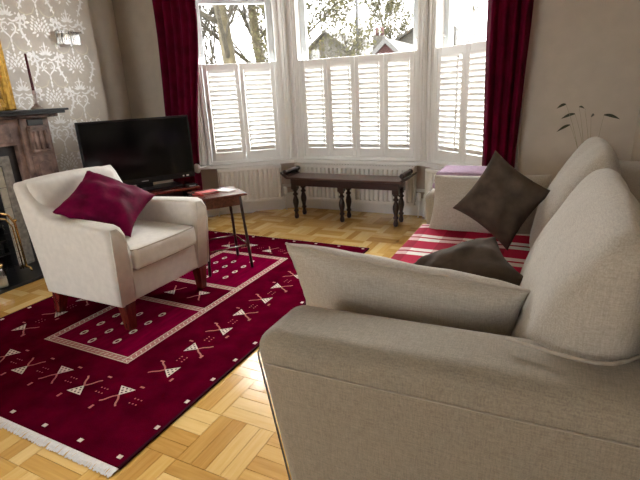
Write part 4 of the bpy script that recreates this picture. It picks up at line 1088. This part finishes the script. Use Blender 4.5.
# ------------------------------------------------------------------ outside
GZ = -.55
tag(MB().box((-60, 4.9, GZ-.2), (60, 90, GZ)).build('garden_ground', 'paving'), kind='structure')
tag(MB().box((-60, -60, GZ-.2), (60, -2.9, GZ)).build('rear_ground', 'paving'), kind='structure')
def tree(label, base, h, r0, seed, levels=3, spread=.6, leafm=None, nleaf=0, lean=0, group='bare trees beyond the bay window', first=.25, sub=6, lsz=1.):
    rnd = random.Random(seed); root = thing('garden_tree', label, 'tree', base, 0, group)
    trunk = MB(); br = MB(); tips = []
    pts = []; p = Vector((0, 0, 0)); d = Vector((lean, 0, 1)).normalized(); n = 10
    for i in range(n+1):
        pts.append(p.copy()); p = p+d*(h/n); d = (d+Vector((rnd.uniform(-.12, .12), rnd.uniform(-.12, .12), .05))).normalized()
    trunk.tube(pts, [r0*(1-.75*i/n) for i in range(n+1)], 9)
    def grow(p, d, ln, r, lv):
        q = [p.copy()]; m_ = 5
        for i in range(m_):
            d = (d+Vector((rnd.uniform(-.25, .25), rnd.uniform(-.25, .25), rnd.uniform(-.10, .22)))).normalized(); p = p+d*(ln/m_); q.append(p.copy())
        br.tube(q, [r*(1-.7*i/m_) for i in range(m_+1)], 5 if lv > 1 else 4)
        tips.extend(q[2:])
        if lv > 0:
            for k in range(sub):
                s = q[rnd.randint(1, m_)]; dd = (d+Vector((rnd.uniform(-1, 1), rnd.uniform(-1, 1), rnd.uniform(-.4, .8)))*spread*1.4).normalized()
                grow(s, dd, ln*rnd.uniform(.45, .7), r*.5, lv-1)
    for k in range(11):
        t = first+(1-first)*k/10; i = min(n-1, int(t*n)); s = pts[i]; a = k*2.4+seed
        grow(s, Vector((math.cos(a)*spread*1.5, math.sin(a)*spread*1.5, .6)).normalized(), h*.34*(1.1-.5*t), r0*.36*(1.1-.6*t), levels-1)
    trunk.build('trunk', 'bark', root); br.build('branches', 'twig', root)
    if leafm:
        lf = MB()
        for k in range(nleaf):
            c = rnd.choice(tips)+Vector((rnd.gauss(0, .12), rnd.gauss(0, .12), rnd.gauss(0, .12))); s = rnd.uniform(.02, .045)*lsz
            u = Vector((rnd.uniform(-1, 1), rnd.uniform(-1, 1), rnd.uniform(-1, 1))).normalized()*s; v = u.orthogonal()
            lf.add([c-u, c+v*.6, c+u, c-v*.6], [(0,1,2,3)])
        o = lf.build('foliage', leafm, root); o['kind'] = 'stuff'
def gp(px, Y, py=40):
    p = at(px, py, 'y', Y); return (p.x, Y, GZ)
tree('thick ivy-speckled bare tree outside the window near the television', gp(229, 10), 8.5, .22, 3, 4, .55, 'leaf_yellow', 1500, .02)
tree('slimmer bare tree outside with a bright green twig tuft', gp(259, 11.5), 8, .19, 8, 4, .55, 'leaf_green', 500, .03)
tree('dense yellowish budding tree outside over the four-panel shutter', gp(306, 11), 5.0, .08, 14, 4, .75, 'leaf_yellow', 7000, 0, first=.2, sub=7, lsz=1.1)
tree('tall bare tree whose long boughs cross the sky beyond the bench', gp(283, 13.5), 8, .14, 21, 4, .8, 'leaf_green', 250, .05)
tree('yellow-green bushy tree rising behind the red gabled house', gp(400, 37), 8.4, .18, 31, 4, .6, 'leaf_yellow', 5000, 0, first=.3, lsz=2.4)
tree('small faint bare tree outside beyond the curtain at the sofa end', gp(478, 14), 5.2, .07, 40, 4, .5, None, 0, 0, first=.2)
# pole in the street
po_ = gp(357.5, 12); pp_ = thing('street_pole', 'slim grey street pole standing outside beyond the bay window', 'pole', po_)
MB().lathe([(.055, 0), (.055, 1.2), (.042, 1.25), (.034, 7)], 12).build('shaft', 'pole_grey', pp_)
MB().tube([(0, 0, 6.9), (.3, -.2, 7.1), (.7, -.5, 7.15)], .025, 8).build('arm', 'pole_grey', pp_)
# gabled brick house
HY = 20.0
apex = at(386, 39.5, 'y', HY); el_ = at(370.5, 57, 'y', HY); er_ = at(400, 52, 'y', HY)
hwid = (er_.x-el_.x)/2+.25; hx = apex.x; rise = .93
hb_ = (hx, HY, GZ)
hs = thing('gabled_house', 'red brick house with white gable boards and a chimney across the street', 'house', hb_)
za = apex.z; ze = za-hwid*rise
def hpart(n, mb, m_, p=None): return mb.build(n, m_, p or hs, hb_)
hpart('wall', MB().prism([(hx-hwid*.86, GZ+.001), (hx+hwid*.86, GZ+.001), (hx+hwid*.86, ze+hwid*.14*rise), (hx, za-.03), (hx-hwid*.86, ze+hwid*.14*rise)], HY+.05, HY+6, 'y'), 'house_brick')
rf = MB()
for s in (-1, 1):
    rf.prism([(hx, za+.06), (hx+s*hwid*1.02, ze+.04), (hx+s*hwid*1.02, ze-.04), (hx, za-.02)], HY-.05, HY+6.2, 'y')
hpart('roof', rf, 'roof_tile')
for s in (-1, 1): hpart('bargeboard', MB().prism([(hx, za+.09), (hx+s*(hwid*1.04), ze+.05), (hx+s*(hwid*1.04), ze-.16), (hx, za-.15)], HY-.16, HY-.06, 'y'), 'board_paint')
ch = hpart('chimney', MB().box((hx-hwid*.93, HY+.7, ze), (hx-hwid*.93+.45, HY+1.2, za+.25)), 'house_render')
for k in range(2): hpart('chimney_pot', MB().lathe([(.09, 0), (.08, .35)], 10, T(hx-hwid*.93+.12+k*.22, HY+.95, za+.25)), 'house_brick', ch)
wn = hpart('window', MB().box((hx-.5, HY-.0, GZ+1.0), (hx+.5, HY+.06, GZ+2.1)), 'white_paint')
hpart('pane', MB().box((hx-.42, HY-.012, GZ+1.08), (hx+.42, HY-.002, GZ+2.02)), 'tv_screen', wn)
# neighbouring roofs
def roofhouse(label, pxa, pya, pxb, pyb, Y, side, m_wall='house_render'):
    A = at(pxa, pya, 'y', Y); B = at(pxb, pyb, 'y', Y)
    b0 = ((A.x+B.x)/2, Y, GZ); r = thing('tiled_house', label, 'house', b0)
    xl, xr = min(A.x, B.x), max(A.x, B.x); zt, zb_ = max(A.z, B.z), min(A.z, B.z)
    top = A if A.z > B.z else B; low = B if A.z > B.z else A
    poly = [(low.x, low.z), (top.x, top.z), (2*top.x-low.x, low.z), (2*top.x-low.x, GZ+.001), (low.x, GZ+.001)]
    MB().prism(poly, Y, Y+5, 'y').build('wall', m_wall, r, b0)
    rfm = MB()
    for s in (low.x, 2*top.x-low.x):
        ex = (s-top.x)*.08
        rfm.prism([(top.x, top.z+.12), (s+ex, low.z+.02), (s+ex, low.z-.10), (top.x, top.z)], Y-.25, Y+5.2, 'y')
    rfm.build('roof', 'roof_tile', r, b0)
    w_ = MB().box((top.x-.5, Y-.05, GZ+1.0), (top.x+.5, Y, GZ+2.2)).build('window', 'white_paint', r, b0)
    MB().box((top.x-.42, Y-.06, GZ+1.08), (top.x+.42, Y-.051, GZ+2.12)).build('pane', 'tv_screen', w_, b0)
roofhouse('grey roofed house seen through the budding tree', 326, 33, 356, 56, 24, 1)
roofhouse('pale roofed house beyond the red gabled house', 432, 17, 396, 42, 27, 1)
